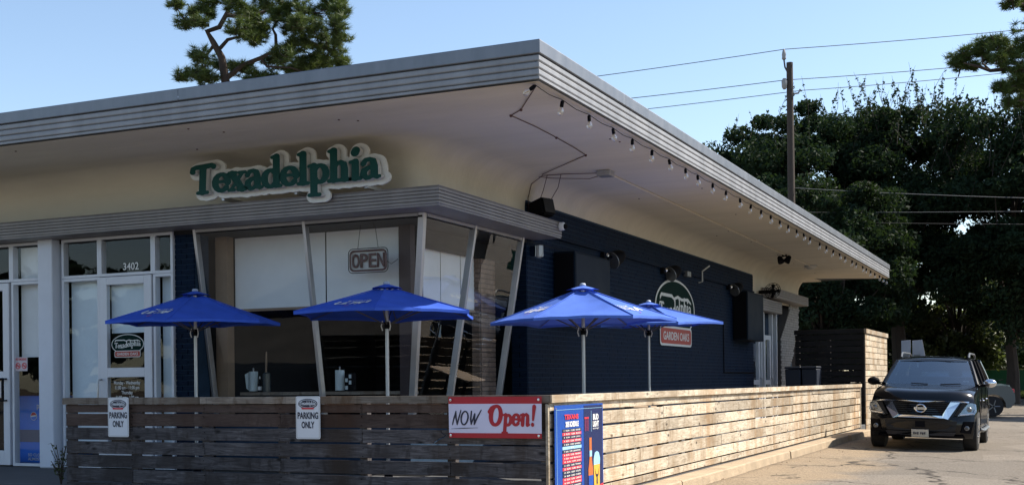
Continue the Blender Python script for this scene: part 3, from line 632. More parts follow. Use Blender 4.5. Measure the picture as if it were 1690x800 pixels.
# small no smoking / no weapons notice on the left pane
nb = MB().box(-6.69, -6.46, -.014, -.006, 1.66, 1.86).build('notice', M0('notice_pale_red', (.60, .52, .54), .5), lw)
flat('notice_text', text('NO SMOKING', .2, .035, bold=.02), MT['pred'], lw, *street(-6.575, 1.83, -.017))
for cx_ in (-6.635, -6.515):
    g = MB(); pr = [(.044, 0), (.034, 0)]
    g.addf([(cx_+r*math.cos(t), -.018, 1.735+r*math.sin(t)) for r in (.046, .034) for t in np.linspace(0, 2*PI, 17)], [(j, j+1, 18+j, 17+j) for j in range(16)])
    g.face([(cx_-.03, -.019, 1.76), (cx_-.022, -.019, 1.768), (cx_+.03, -.019, 1.71), (cx_+.022, -.019, 1.702)]); g.face([(cx_-.028, -.0185, 1.73), (cx_+.028, -.0185, 1.73), (cx_+.028, -.0185, 1.742), (cx_-.028, -.0185, 1.742)])
    g.build('prohibition_mark', MT['pred'], lw)
# far service doors in the recess
def sdoor(y0, y1):
    m = MB(); X = -.12
    m.box(X-.04, X+.04, y0, y0+.12, .3, 2.6); m.box(X-.04, X+.04, y1-.12, y1, .3, 2.6); m.box(X-.04, X+.04, y0+.12, y1-.12, 2.48, 2.6); m.box(X-.04, X+.04, y0+.12, y1-.12, 1.3, 1.42); m.box(X-.04, X+.04, y0+.12, y1-.12, .3, .5)
    f = m.build('service_door', MT['alu'], B, bevel=.004); g = MB(); g.face([(X, y0+.12, .5), (X, y1-.12, .5), (X, y1-.12, 2.48), (X, y0+.12, 2.48)]); g.build('pane', MT['glass'], f)
    g = MB(); g.tube([(X+.05, y1-.06, 1.0), (X+.11, y1-.06, 1.02), (X+.11, y1-.06, 1.45), (X+.05, y1-.06, 1.47)], .015); g.build('handle', MT['steel'], f)
sdoor(17.32, 18.3); sdoor(18.85, 19.6)
m = MB(); 
for Y in (18.45, 18.75, 19.75, 20.3): m.box(-.16, -.06, Y-.04, Y+.04, .3, 3.2)
m.build('door_frame', MT['alu'], B, bevel=.004)

# trim, conduits on the side wall
m = MB(); m.box(.012, .05, 4.2, 17.2, 3.60, 3.635); m.build('wall_ledge', MT['brick'], B)
# wall emblem, painted
we = tag(bpy.data.objects.new('wall_emblem', None), 'big dark green oval emblem with red name plate on the navy brick wall', 'painted sign'); COL.objects.link(we); we.location = (.02, 10.5, 2.8)
logo(we, lambda u, v, l: Vector((.016+l*.5, 10.5+u*1.36, 2.86+v*1.26)), 0, 1)

# ------------------------------------------------------------------ fences
GAPS = [1.215, 1.122, .965, .81, .652, .495, .335, .205]
plank_cache = {}
def plank_mesh(L_, H_, T_=.022):
    key = (round(L_, 3), round(H_, 3), T_)
    if key not in plank_cache:
        m = MB().box(0, L_, 0, T_, 0, H_); o = m.build('plank', None, bevel=.003); plank_cache[key] = o.data; bpy.data.objects.remove(o)
    return plank_cache[key]
def plank(parent, p, rz, L_, H_, mat, T_=.022, name='plank', tilt=0.):
    me = plank_mesh(L_, H_, T_)
    o = bpy.data.objects.new(name, me); COL.objects.link(o); o.parent = parent
    if len(me.materials) == 0: me.materials.append(None)
    o.material_slots[0].link = 'OBJECT'; o.material_slots[0].material = MT[mat]
    o.matrix_basis = Wm(parent).inverted() @ (Matrix.Translation(p) @ Matrix.Rotation(rz, 4, 'Z') @ Matrix.Rotation(tilt, 4, 'Y')); return o
FX, FY = 2.6, -2.31
# front fence, in the shade
ff = thing('wooden_fence', 'dark weathered plank fence in the shade in front of the umbrellas and glass bay', 'fence', (-.4, FY+.1, .0), group=None)
nails = MB()
rowj = [[-1.49, .52], [-.49], [-2.49, .52], [-1.49], [-.49, 1.53], [-2.49], [.52], [-1.49, .52]]
for r in range(8):
    z0, z1 = GAPS[r+1 if r < 7 else 7]+.0095 if r < 7 else .0, GAPS[r]-.0095
    if r == 7: z0, z1 = .03, .197
    if r == 0: z1 = 1.22
    xs_ = [-3.48]+rowj[r]+[FX-.004]
    for a, b in zip(xs_, xs_[1:]):
        if r == 2 and a < 1.4 < b: # the board with the break in it
            continue
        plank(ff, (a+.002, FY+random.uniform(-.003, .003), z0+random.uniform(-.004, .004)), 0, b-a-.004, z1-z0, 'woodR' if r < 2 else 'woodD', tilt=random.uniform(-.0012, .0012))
z0, z1 = GAPS[3]+.0095, GAPS[2]-.0095
bl = [(.524, z0), (1.335, z0), (1.36, z0+.03), (1.40, z0+.05), (1.462, z0+.075), (1.475, z0+.085), (1.43, z0+.11), (1.425, z1), (.524, z1)]
br = [(1.345, z0), (2.594, z0), (2.594, z1), (1.435, z1), (1.442, z0+.112), (1.49, z0+.088), (1.472, z0+.066), (1.41, z0+.04)]
for k_, pl in enumerate((bl, br)):
    o = MB().prism(pl, lambda x, z: (x, FY, z), lambda x, z: (x, FY+.022, z)).build('plank', MT['woodD'], ff)
    o['label'] = ('left', 'right')[k_]+' piece of the broken board'
xs_ = [-3.5, -1.52, -.05, FX+.03]
for a, b in zip(xs_, xs_[1:]): plank(ff, (a+.002, FY-.036, 1.222), 0, b-a-.004, .076, 'woodT', .034, name='top_rail')
for X in (-3.44, -2.49, -1.49, -.49, .52, 1.53, 2.54): MB().box(X-.045, X+.045, FY+.026, FY+.11, .0, 1.285).build('fence_post', MT['woodD'], ff, bevel=.004)
for X in (-2.49, -1.49, -.49, .52, 1.53):
    for r in range(8):
        for dz in (.03, .11): nails.lathe([(.005, 0), (.005, .004)], (X+random.uniform(-.012, .012), FY-.0045, GAPS[r]-.155+dz+random.uniform(-.006, .006)), 6, Matrix.Rotation(rad(90), 4, 'X'))
stuff(nails.build('nails', MT['black'], ff))
# side fence, in full sun
sf_ = thing('wooden_fence', 'sun bleached plank fence with a top rail along the kerb beside the lot', 'fence', (FX-.1, 7.5, .0))
YA, YB = -2.335, 17.16; nails = MB()
for r in range(8):
    z0, z1 = GAPS[r+1]+.0105 if r < 7 else .226, GAPS[r]-.0095
    if r == 0: z1 = 1.22
    if r == 7: continue
    if r == 6: z0 = .248
    y = YA+.035; first = [2.35, 1.2, 2.95, 1.75, .9, 2.5, 1.5][r]; ends = []
    while y < YB-.2:
        L_ = first if not ends else random.choice([2.42, 3.02, 1.83, 2.42, 3.65]); b = min(y+L_, YB); 
        if YB-b < .5: b = YB
        ends.append(b); bow = random.uniform(-.004, .004)
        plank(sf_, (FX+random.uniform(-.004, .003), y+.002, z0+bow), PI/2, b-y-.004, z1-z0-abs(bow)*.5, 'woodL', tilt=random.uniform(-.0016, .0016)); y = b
y = YA
while y < YB-.1:
    b = min(y+random.choice([2.42, 3.02, 1.83]), YB+.03)
    if YB-b < .4: b = YB+.03
    plank(sf_, (FX+.036, y+.002, 1.222), PI/2, b-y-.004, .076, 'woodL', .034, name='top_rail'); y = b
plank(sf_, (FX+.0, YA-.012, .24), PI/2, .045, .972, 'woodL', .028, name='corner_board'); sf_.children[-1].location.x += .006
Y = -2.2
while Y < YB:
    MB().box(FX-.11, FX-.026, Y-.045, Y+.045, .2, 1.285).build('fence_post', MT['woodD'], sf_, bevel=.004)
    for r in range(7):
        for dz in (.03, .11): nails.lathe([(.005, 0), (.005, .003)], (FX+.0035, Y+random.uniform(-.012, .012), GAPS[r]-.155+dz), 6, Matrix.Rotation(rad(90), 4, 'Y'))
    Y += 1.21
MB().box(FX-.03, FX+.012, YB+.004, YB+.05, .23, 1.22).build('end_board', MT['woodL'], sf_, bevel=.003)
stuff(nails.build('nails', MT['black'], sf_))
# tall enclosure beyond
tf = thing('plank_enclosure', 'tall plank enclosure beyond the patio with its sunlit side next to the SUV', 'fence', (2.5, 18.2, .0))
z = .12
for r in range(16):
    z1 = z+.138
    plank(tf, (2.60, 18.12, z), PI/2, 2.02, .138, 'woodL'); plank(tf, (2.60, 20.145, z), PI/2, 2.05, .138, 'woodL')
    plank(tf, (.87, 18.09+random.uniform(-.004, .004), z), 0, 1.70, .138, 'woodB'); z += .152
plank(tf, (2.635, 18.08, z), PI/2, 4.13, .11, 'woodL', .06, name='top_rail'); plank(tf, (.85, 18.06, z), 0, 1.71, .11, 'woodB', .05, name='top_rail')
for Y in (18.2, 20.15, 22.1): MB().box(2.48, 2.572, Y-.045, Y+.045, 0, 2.5).build('fence_post', MT['woodD'], tf)
for X in (.93, 1.7): MB().box(X-.045, X+.045, 18.12, 18.21, .1, 2.5).build('fence_post', MT['woodD'], tf)

# ------------------------------------------------------------------ sign over the canopy
sg = thing('letter_sign', 'raised dark green script letters on a pale scalloped backing above the front canopy', 'shop sign', (-1.6, -.5, 3.73))
w_, xl = word('Texadelphia', -.045)
allS = [s for g_ in w_ for s in g_]
SCX = 2.70/(xl-.02); sx0 = -2.945; TZ = 3.845
SZ = .237
qd, x0, y0 = sdf(allS, .045, .6); me = shape_mesh(contours(qd-.265, x0, y0, .045), .03/SCX)
def sgn(me, y):
    for v in me.vertices: v.co.x *= SCX; v.co.y *= SZ; v.co.z *= SCX
    place(me, (sx0, y, TZ), (1, 0, 0), (0, 0, 1)); me.transform(Wm(sg).inverted()); return me
link('backing_panel', sgn(me, -.515), [MT['logowhite'], MT['logowhite']], sg)
for gl in w_:
    qd, x0, y0 = sdf(gl, .035, .3); me = sgn(shape_mesh(contours(qd-.03, x0, y0, .035), .075/SCX), -.585)
    me.materials.append(MT['green']); me.materials.append(MT['signgrey'])
    link('letter', me, None, sg)
for X in (-2.6, -1.5, -.5): MB().box(X-.02, X+.02, -.50, -.03, 3.76, 3.80).build('bracket', MT['steel'], sg)

# ------------------------------------------------------------------ signs on the fences
def parking(x, label):
    t = thing('parking_sign', label, 'sign', (x+.15, FY-.045, .86), group='parking signs on the front fence')
    rr = lambda a, b, r, n=4: [(sx*(a-r)+r*math.cos(rad(q)), sy*(b-r)+r*math.sin(rad(q))) for sx, sy, t0 in ((1, 1, 0), (-1, 1, 90), (-1, -1, 180), (1, -1, 270)) for q in np.linspace(t0, t0+90, n)]
    cx_, cz_ = x+.15, 1.078; F = lambda l: (lambda u, v: (cx_+u, FY-.046-l, cz_+v))
    MB().prism(rr(.15, .222, .018), F(.003), F(0)).build('plate', MT['white'], t)
    g = MB(); a, b = rr(.142, .213, .015), rr(.137, .208, .012); n = len(a); g.addf([F(.006)(*p) for p in a]+[F(.006)(*p) for p in b]+[F(.003)(*p) for p in b]+[F(.003)(*p) for p in a], [(j, (j+1) % n, n+(j+1) % n, n+j) for j in range(n)]+[(3*n+j, 3*n+(j+1) % n, (j+1) % n, j) for j in range(n)]+[(n+j, n+(j+1) % n, 2*n+(j+1) % n, 2*n+j) for j in range(n)]); g.build('raised_rim', MT['signgrey'], t)
    ov = lambda a, b, c=.145: [(a*math.cos(2*PI*i/32), c+b*math.sin(2*PI*i/32)) for i in range(32)]
    MB().prism(ov(.118, .052), F(.0065), F(.002)).build('emblem', MT['ink'], t); MB().prism(ov(.108, .043), F(.008), F(.003)).build('emblem_ring', MT['white'], t); MB().prism(ov(.102, .038), F(.0095), F(.004)).build('emblem_field', MT['ink'], t)
    w2, _ = word('Texadelphia', -.02); S = [s for g_ in w2 for s in g_]; qd, a0, b0 = sdf(S, .07, .4); me = fit(shape_mesh(contours(qd, a0, b0, .07)), .19, .055)
    flat('emblem_word', me, MT['white'], t, (cx_, FY-.0565, cz_+.145), (1, 0, 0), (0, 0, 1))
    MB().prism([(-.07, .088), (.07, .088), (.078, .104), (-.078, .104)], F(.011), F(.006)).build('emblem_plate', MT['pred'], t)
    flat('word', text('PARKING', .255, .072, bold=.035), MT['ink'], t, (cx_, FY-.0515, cz_+.022), (1, 0, 0), (0, 0, 1)); flat('word', text('ONLY', .16, .072, bold=.035), MT['ink'], t, (cx_, FY-.0515, cz_-.075), (1, 0, 0), (0, 0, 1))
parking(-2.80, 'white parking only sign hung on the dark fence in front of the glass door')
parking(-.255, 'white parking only sign hung mid fence below the bay, nearer the red banner')
# banner
bn = thing('banner', 'red and white banner reading NOW Open hung at the right end of the dark fence', 'banner', (2.04, FY-.05, .88))
bz0, bz1, bx0, bx1 = .885, 1.285, 1.545, 2.545
def cloth(name, mat, u0, u1, v0, v1, y, nu=24, nv=3):
    q = MB(); f = lambda u, v: (u, y-.006*math.sin(u*9+v*4)-.004*math.sin(u*23), v)
    q.addf([f(u0+(u1-u0)*i/nu, v0+(v1-v0)*j/nv) for j in range(nv+1) for i in range(nu+1)], [(j*(nu+1)+i, j*(nu+1)+i+1, (j+1)*(nu+1)+i+1, (j+1)*(nu+1)+i) for j in range(nv) for i in range(nu)])
    return q.build(name, MT[mat], bn, smooth=True)
cloth('white_panel', 'bwhite', bx0, bx1, bz0+.048, bz1-.068, FY-.055); cloth('red_band', 'red', bx0, bx1, bz1-.068, bz1, FY-.055); cloth('red_band', 'red', bx0, bx1, bz0, bz0+.048, FY-.055)
def glyphs(st, w_, h_, shear=0., h=.045, grow=0.):
    st = [[(x+shear*y, y, r+grow) for x, y, r in s] for s in st]; qd, a0, b0 = sdf(st, h, .4); return fit(shape_mesh(contours(qd, a0, b0, h)), w_, h_)
NOW = [[(0, 0, .05), (.1, .5, .07), (.22, 1.0, .05), (.3, .5, .08), (.48, .02, .06), (.6, .55, .07), (.72, 1.08, .05)], [(x+1.15, y, r*.75) for x, y, r in arc(0, .5, .32, .5, 0, 360, 20, .1, .07)],
       [(1.72, 1.0, .06), (1.74, .4, .08), (1.84, .02, .05), (2.05, .8, .07), (2.12, .02, .06), (2.35, .6, .07), (2.62, 1.1, .04)]]
def drape(me):   # let print follow the cloth
    for v in me.vertices: v.co.y += -.006*math.sin(v.co.x*9+v.co.z*4)-.004*math.sin(v.co.x*23)
    return me
for nm, me, mat, c in (('word', glyphs(NOW, .33, .155, .16), 'ink', (1.745, 1.085)), ('word_open', None, 'red', (2.22, 1.075)), ('underline', glyphs([[(0, 0, .01), (1, .06, .03), (2, .09, .008)]], .30, .014, 0, .012), 'ink', (1.72, .978))):
    if me is None:
        x = 0; st = []
        for ch in 'Open!':
            wd, ss = GL[ch]; st += [[(px+x, py, r) for px, py, r in s] for s in ss]; x += wd+(.0 if ch != 'n' else .12)
        me = glyphs(st, .515, .285, .10, .05, .035); c = (2.232, 1.068)
    place(me, (c[0], FY-.0585, c[1]), (1, 0, 0), (0, 0, 1)); drape(me); me.transform(Wm(bn).inverted()); link(nm, me, MT[mat], bn)
for X, Z in ((1.575, 1.255), (2.515, 1.255), (1.575, .91), (2.515, .91)): MB().lathe([(.012, 0), (.012, .004), (.006, .005)], (X, FY-.066, Z), 12, Matrix.Rotation(rad(90), 4, 'X')).build('grommet', MT['chrome'], bn)
# poster on the sunny side
ps = thing('poster', 'blue beer poster with a red and black game schedule on the sunlit fence corner', 'poster', (FX+.04, -1.62, .2))
py0, py1, pz0, pz1 = -2.285, -.955, .18, 1.195; PXX = FX+.042
def pq(name, mat, u0, u1, v0, v1, l=0., par=ps):     # u along +Y 0..1, v up 0..1
    m = MB(); Y0, Y1 = py0+(py1-py0)*u0, py0+(py1-py0)*u1; Z0, Z1 = pz0+(pz1-pz0)*v0, pz0+(pz1-pz0)*v1
    m.box(PXX+l-.0015, PXX+l, Y0, Y1, Z0, Z1); return m.build(name, MT[mat], par)
MB().box(PXX-.006, PXX, py0, py1, pz0, pz1).build('sheet', MT['pblue'], ps)
pq('navy_panel', 'pnavy', .58, .985, .1, .985, .002)
pq('fold_line', 'pcyan', .02, .97, .955, .958, .004); pq('edge_line', 'pcyan', .03, .034, .02, .95, .004)
def ptext(s, u, v, w_, h_, mat, b=.03, nm='print'):
    o = flat(nm, text(s, w_*(py1-py0), h_*(pz1-pz0), bold=b), MT[mat], ps, (PXX+.006, py0+(py1-py0)*u, pz0+(pz1-pz0)*v), (0, 1, 0), (0, 0, 1))
    o['kind'] = 'stuff'
ptext('TEXANS', .32, .885, .28, .05, 'pred', .05); ptext('2025 SCHEDULE', .33, .815, .26, .055, 'pwhite', .05)
rows = 'krkrkbkrrrkrkkrrkr'; opp = 'RAMS BUCS JAGS TITANS RAVENS BYE SEAHAWKS NINERS BRONCOS JAGS TITANS BILLS COLTS CHIEFS CARDS RAIDERS CHARGERS COLTS'.split()
for i, c in enumerate(rows):
    v = .755-i*.0335; pq('schedule_row', {'k': 'ink', 'r': 'pred', 'b': 'pcyan'}[c], .14, .52, v-.0145, v+.0145, .003)
    ptext(('%d  SUN  %s  %s' % (i+1, '12:00', opp[i])) if c != 'b' else 'BYE', .33, v, .33 if c != 'b' else .06, .016, 'pwhite', .02)
pq('label_panel', 'pnavy', .74, .92, .74, .92, .003); ptext('BUD', .83, .865, .12, .06, 'pwhite', .05); ptext('LIGHT', .83, .795, .13, .06, 'pwhite', .05); ptext('EASY TO ENJOY', .83, .745, .13, .018, 'pwhite', .02)
pq('label_edge', 'pcyan', .735, .739, .72, .93, .003)
for u in (.60, .635, .66): ptext('T', u, .80, .03, .14, 'pred', .0)
def pshape(name, mat, pts, l): MB().prism(pts, lambda u, v: (PXX+l, py0+(py1-py0)*u, pz0+(pz1-pz0)*v), lambda u, v: (PXX+l+.0015, py0+(py1-py0)*u, pz0+(pz1-pz0)*v)).build(name, MT[mat], ps)
pshape('bottle_print', 'porange', [(.66, .02), (.76, .02), (.76, .34), (.745, .40), (.735, .46), (.735, .66), (.685, .66), (.685, .46), (.675, .40), (.66, .34)], .004)
pshape('bottle_label', 'pblue', [(.66, .06), (.76, .06), (.76, .28), (.66, .28)], .006); pshape('neck_label', 'pcyan', [(.685, .47), (.735, .47), (.735, .53), (.685, .53)], .006)
ptext('BUD LIGHT', .71, .17, .075, .05, 'pwhite', .03)
pshape('glass_print', 'pyellow', [(.79, .01), (.90, .01), (.91, .38), (.775, .38)], .004); pshape('foam_print', 'pcyan', [(.775, .38), (.91, .38), (.915, .44), (.89, .50), (.845, .515), (.80, .50), (.775, .44)], .0045)
pshape('mark_print', 'ink', [(.80, .34), (.815, .27), (.835, .25), (.83, .19), (.845, .17), (.86, .19), (.855, .25), (.875, .27), (.885, .34), (.87, .29), (.845, .275), (.82, .29)], .006)
pshape('black_band', 'ink', [(.03, .09), (.655, .155), (.655, .19), (.03, .13)], .0035); pshape('red_band', 'pred', [(.03, .04), (.655, .11), (.655, .155), (.03, .09)], .003); pshape('red_band', 'pred', [(.91, .13), (.985, .14), (.985, .18), (.91, .17)], .005)
for Y, Z in ((py0+.03, pz1-.03), (py1-.03, pz1-.03)): MB().lathe([(.011, 0), (.011, .004)], (PXX, Y, Z), 10, Matrix.Rotation(rad(90), 4, 'Y')).build('grommet', MT['chrome'], ps)

# ------------------------------------------------------------------ patio umbrellas and tables
def umbrella(x, y, zt, zr, Rr, rot, label, prints, lean=(0, 0), cloth_='umb'):
    t = thing('patio_umbrella', label, 'umbrella', (x, y, .29), group='blue patio umbrellas behind the fences')
    q = MB(); q.tube([(x, y, .32), (x, y, zt-.03)], .021, 10); q.build('pole', MT['steel'], t, smooth=True)
    MB().lathe([(.24, .29), (.24, .33), (.05, .36), (.035, .55)], (x, y, 0), 20).build('base', MT['black'], t, smooth=True)
    V = [(x+Rr*math.cos(rad(rot+60*i)), y+Rr*math.sin(rad(rot+60*i))) for i in range(6)]; n = 10
    q = MB()
    def cp_(i, a, s):   # a across the panel 0..1, s from hub to rim 0..1
        (ax, ay), (bx, by) = V[i], V[(i+1) % 6]; ex, ey = ax+(bx-ax)*a, ay+(by-ay)*a
        sag = 4*a*(1-a); sc = s*(1-.045*sag*s)
        wr = .006*math.sin(17*ex+3*i)*math.sin(13*ey+2*s*5)*s*sag
        px_, py_ = (ex-x)*sc, (ey-y)*sc
        return Vector((x+px_, y+py_, zt+(zr-zt)*(s**.93)-(.026+.006*(i % 3))*sag*math.sin(PI*s)+.016*sag*s+wr+px_*lean[0]+py_*lean[1]))
    for i in range(6):
        vs = [cp_(i, a/6, s/n) for s in range(1, n+1) for a in range(7)]
        q.addf(vs, [((s)*7+a, s*7+a+1, (s+1)*7+a+1, (s+1)*7+a) for s in range(n-1) for a in range(6)])
        vs = [cp_(i, a/6, 1) for a in range(7)]; q.addf(vs+[v-Vector((0, 0, .03)) for v in vs], [(a, a+1, 8+a, 7+a) for a in range(6)])
    can_ = q.build('canopy', MT[cloth_], t)
    bm = bmesh.new(); bm.from_mesh(can_.data); bmesh.ops.remove_doubles(bm, verts=bm.verts, dist=1e-4); bm.to_mesh(can_.data); bm.free()
    can_.data.polygons.foreach_set('use_smooth', [True]*len(can_.data.polygons)); can_.data.set_sharp_from_angle(angle=rad(9))
    q = MB()
    for i in range(6): q.tube([cp_(i, 0, .05)+Vector((0, 0, .004)), cp_(i, 0, .5)+Vector((0, 0, .006)), cp_(i, 0, 1)+Vector((0, 0, .004))], .006, 5)
    q.build('seam', MT[cloth_], can_)
    q = MB(); rv = .2     # vent cap
    for i in range(6):
        a, b = rad(rot+60*i), rad(rot+60*i+60); mid = (a+b)/2
        pa, pb = (x+rv*math.cos(a), y+rv*math.sin(a), zt-.028), (x+rv*math.cos(b), y+rv*math.sin(b), zt-.028); pm = (x+rv*.8*math.cos(mid), y+rv*.8*math.sin(mid), zt-.016); top = (x, y, zt+.03)
        q.face([top, pa, pm]); q.face([top, pm, pb])
    q.build('vent_cap', MT[cloth_], can_)
    MB().lathe([(.036, 0), (.04, .012), (.03, .028), (.004, .034)], (x, y, zt+.022), 10).build('finial', M0('pale_blue_finial', (.35, .40, .5), .5), t, smooth=True)
    for i in range(6):
        q = MB(); e = cp_(i, 0, .98)-Vector((0, 0, .02)); q.tube([(x, y, zt-.05), e], .0055, 5); md = cp_(i, 0, .52)-Vector((0, 0, .03)); q.tube([(x, y, zr-.12), md], .008, 5); q.build('rib', MT['ribsteel'], t)
    MB().lathe([(.035, -.04), (.035, .03), (.028, .04)], (x, y, zr-.12), 10).build('runner', MT['black'], t)
    for s in (-1, 1):
        q = MB(); q.tube([(x+.045*s, y-.02, zr-.10+.03), (x+.06*s, y-.025, zr-.13), (x+.045*s, y-.02, zr-.18)], .007, 5); q.build('pull_cord', MT['pwhite'], t)
    for i, a0 in prints:      # printed word on a panel
        for s_, w_, h_, v, mat, b in (('ULTRA', .48, .13, .66, 'pwhite', .03), ('MICHELOB', .30, .032, .54, 'pwhite', .01)):
            me = text(s_, w_, h_, bold=b, shear=.25)
            A, Bv = Vector((*V[i], zr)), Vector((*V[(i+1) % 6], zr)); ux = (A-Bv) if False else (Bv-A); ux.normalize()
            for vv in me.vertices:
                s = v - vv.co.y/(Rr*.95); half = .5+a0+vv.co.x/(Rr*max(s, .2)); p = cp_(i, half, s); vv.co = p+Vector((0, 0, .009))
            me.transform(Wm(can_).inverted()); link('canopy_print', me, MT[mat], can_)
        q = MB(); me = None
        vs = [cp_(i, .5+a0+dx, .80+dz)+Vector((0, 0, .009)) for dx, dz in ((.02, 0), (.06, 0), (.0, .045), (-.03, .045))]; q.face(vs).build('ribbon_print', MT['pred'], can_)
    return t
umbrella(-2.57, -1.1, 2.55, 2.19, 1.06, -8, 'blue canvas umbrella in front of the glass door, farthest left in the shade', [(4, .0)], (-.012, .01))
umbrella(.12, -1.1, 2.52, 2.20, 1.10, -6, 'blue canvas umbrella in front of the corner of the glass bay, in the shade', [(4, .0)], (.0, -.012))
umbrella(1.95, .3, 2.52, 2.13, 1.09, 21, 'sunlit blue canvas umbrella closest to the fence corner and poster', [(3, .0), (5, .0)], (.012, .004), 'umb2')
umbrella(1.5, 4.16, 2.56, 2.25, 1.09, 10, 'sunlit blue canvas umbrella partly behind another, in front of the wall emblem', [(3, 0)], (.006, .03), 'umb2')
for x, y, lb in ((1.75, .9, 'tan square patio table behind the sunlit fence by the poster'), (1.3, 4.9, 'tan square patio table behind the sunlit fence under the farther umbrella')):
    t = thing('patio_table', lb, 'table', (x, y, .29)); MB().box(x-.4, x+.4, y-.4, y+.4, 1.0, 1.03).build('tabletop', MT['table'], t, bevel=.006)
    for a in (-1, 1):
        for b in (-1, 1): MB().box(x+a*.34-.02, x+a*.34+.02, y+b*.34-.02, y+b*.34+.02, .29, .999).build('leg', MT['black'], t)

# ------------------------------------------------------------------ lights, cables and fittings
# bulbs along the roof edge
ls = thing('string_lights', 'string of clear bulbs in black sockets hanging under the right roof edge', 'string lights', (2.33, 11, 4.38))
by = [-1.95, -1.23, -.45, .33, 1.03, 1.8, 2.53, 3.3, 3.91, 4.74, 5.53, 6.41, 7.18, 7.93, 8.67, 9.45, 10.2, 11.0, 11.7, 12.4, 13.5, 14.3, 15.2, 16.0, 16.8, 17.9, 18.6, 19.6, 20.3, 21.1, 21.9, 22.8, 23.5, 24.2]
pts = []
for a, b in zip(by, by[1:]): pts += [(2.335, a, 4.358), (2.335, a*.75+b*.25, 4.352-.006), (2.335, (a+b)/2, 4.345-.008), (2.335, a*.25+b*.75, 4.352-.006)]
MB().tube(pts+[(2.335, by[-1], 4.358)], .004, 5).build('cable', MT['black'], ls)
sk = MB().lathe([(.012, .0), (.021, -.012), (.021, -.062), (.016, -.07)], n=10).build('socket', MT['black'], ls, smooth=True, local=True)
bb = MB().lathe([(.013, -.062), (.018, -.075), (.031, -.102), (.034, -.122), (.027, -.145), (.012, -.157), (.001, -.16)], n=12).build('bulb', MT['bulb'], ls, smooth=True, local=True)
fl_ = MB().tube([(0, 0, -.06), (.004, 0, -.1), (-.004, 0, -.13)], .003, 5).build('filament', M0('brass_filament', (.5, .35, .15), .4, metal=.6), bb, local=True)
inv = Wm(ls).inverted()
for i, Y in enumerate(by):
    s, b, f = (sk, bb, fl_) if i == 0 else (sk.copy(), bb.copy(), fl_.copy())
    if i: COL.objects.link(s); COL.objects.link(b); COL.objects.link(f); f.parent = b
    mm = inv @ Matrix.Translation((2.335, Y, 4.352)) @ Matrix.Rotation(random.uniform(-.25, .25) if i else 1.1, 4, 'Y') @ Matrix.Rotation(random.uniform(-.2, .2), 4, 'X')
    s.matrix_basis = mm; b.matrix_basis = mm
# screw heads and old hanger plates on the soffit
q = MB()
for i in range(26):
    X, Y = (random.uniform(.6, 2.2), random.uniform(-1.5, 22)) if i % 3 else (random.uniform(-9, 2), random.uniform(-1.8, -.6)); q.lathe([(.013, 0), (.013, -.008)], (X, Y, 4.3795), 6)
o = q.build('soffit_fixings', MT['cable_red']); o['kind'] = 'stuff'; o.parent = roof; o.matrix_parent_inverse = Wm(roof).inverted()
# loose cable across the soffit
cb = MB().tube([(2.33, -1.92, 4.352), (2.05, -1.46, 4.365), (1.74, -.96, 4.372), (1.52, -.74, 4.372), (1.54, -.1, 4.368), (1.51, .61, 4.372), (1.48, 1.25, 4.366), (1.42, 1.84, 4.372), (.95, 2.3, 4.368), (.35, 2.9, 4.366)], .0055, 5)
for p in ((1.74, -.96, 4.37), (1.52, -.74, 4.37), (1.51, .61, 4.37), (1.42, 1.84, 4.37)): cb.sphere(p, .018, nu=8, nv=5)
tag(cb.build('loose_cable', MT['cable_red']), 'thin brown cable pinned in a zigzag across the soffit from the roof corner', 'cable')
cb = MB(); cb.tube([(1.2, 3.11, 4.35), (.7, 3.0, 4.362), (.35, 2.92, 4.355), (.12, 3.05, 4.27), (.0, 3.2, 4.1), (-.0, 3.22, 3.75)], .006, 5); cb.tube([(1.2, 3.15, 4.34), (.9, 3.35, 4.33), (.4, 3.1, 4.34), (.25, 3.0, 4.36)], .0055, 5); cb.tube([(.42, 2.93, 4.36), (.22, 3.25, 4.2), (.05, 3.3, 3.85)], .0055, 5); cb.tube([(.6, 3.0, 4.36), (.45, 3.25, 4.22), (.28, 3.32, 4.02)], .0055, 5)
tag(cb.build('cable_bundle', MT['cable_red']), 'bundle of brown cables looping down the cove to the black speaker', 'cable')
jb = MB().box(1.13, 1.33, 3.02, 3.22, 4.30, 4.379); tag(jb.build('junction_box', MT['steel'], bevel=.006), 'small grey electrical box on the soffit where the conduit starts', 'electrical box')
cd = MB(); cd.tube([(1.22, 3.22, 4.362), (1.10, 15.8, 4.362), (1.12, 18.9, 4.362)], .013, 6)
for Y in (5, 7.5, 10, 12.5, 15): cd.box(1.16-.03, 1.16+.03, Y-.012, Y+.012, 4.366, 4.381)
tag(cd.build('conduit', MT['soffit']), 'painted conduit pipe running along the middle of the soffit', 'pipe')
fp = thing('floodlight', 'black twin spotlights on the soffit toward the far end', 'spotlight', (1.08, 15.89, 4.38)); MB().lathe([(.06, 0), (.06, -.03), (.03, -.05)], (1.08, 15.89, 4.379), 12).build('mount', MT['black'], fp)
for s in (-1, 1):
    M_ = Matrix.Translation((1.08+s*.1, 15.86, 4.28)) @ Matrix.Rotation(rad(28*s), 4, 'Y') @ Matrix.Rotation(rad(-20), 4, 'X')
    h_ = MB().lathe([(.03, .07), (.05, .05), (.085, -.08), (.085, -.1), (.07, -.095)], (0, 0, 0), 14, M_).build('lamp_head', MT['black'], fp, smooth=True); MB().tube([(1.08, 15.89, 4.34), (1.08+s*.08, 15.87, 4.33)], .014, 6).build('arm', MT['black'], fp)
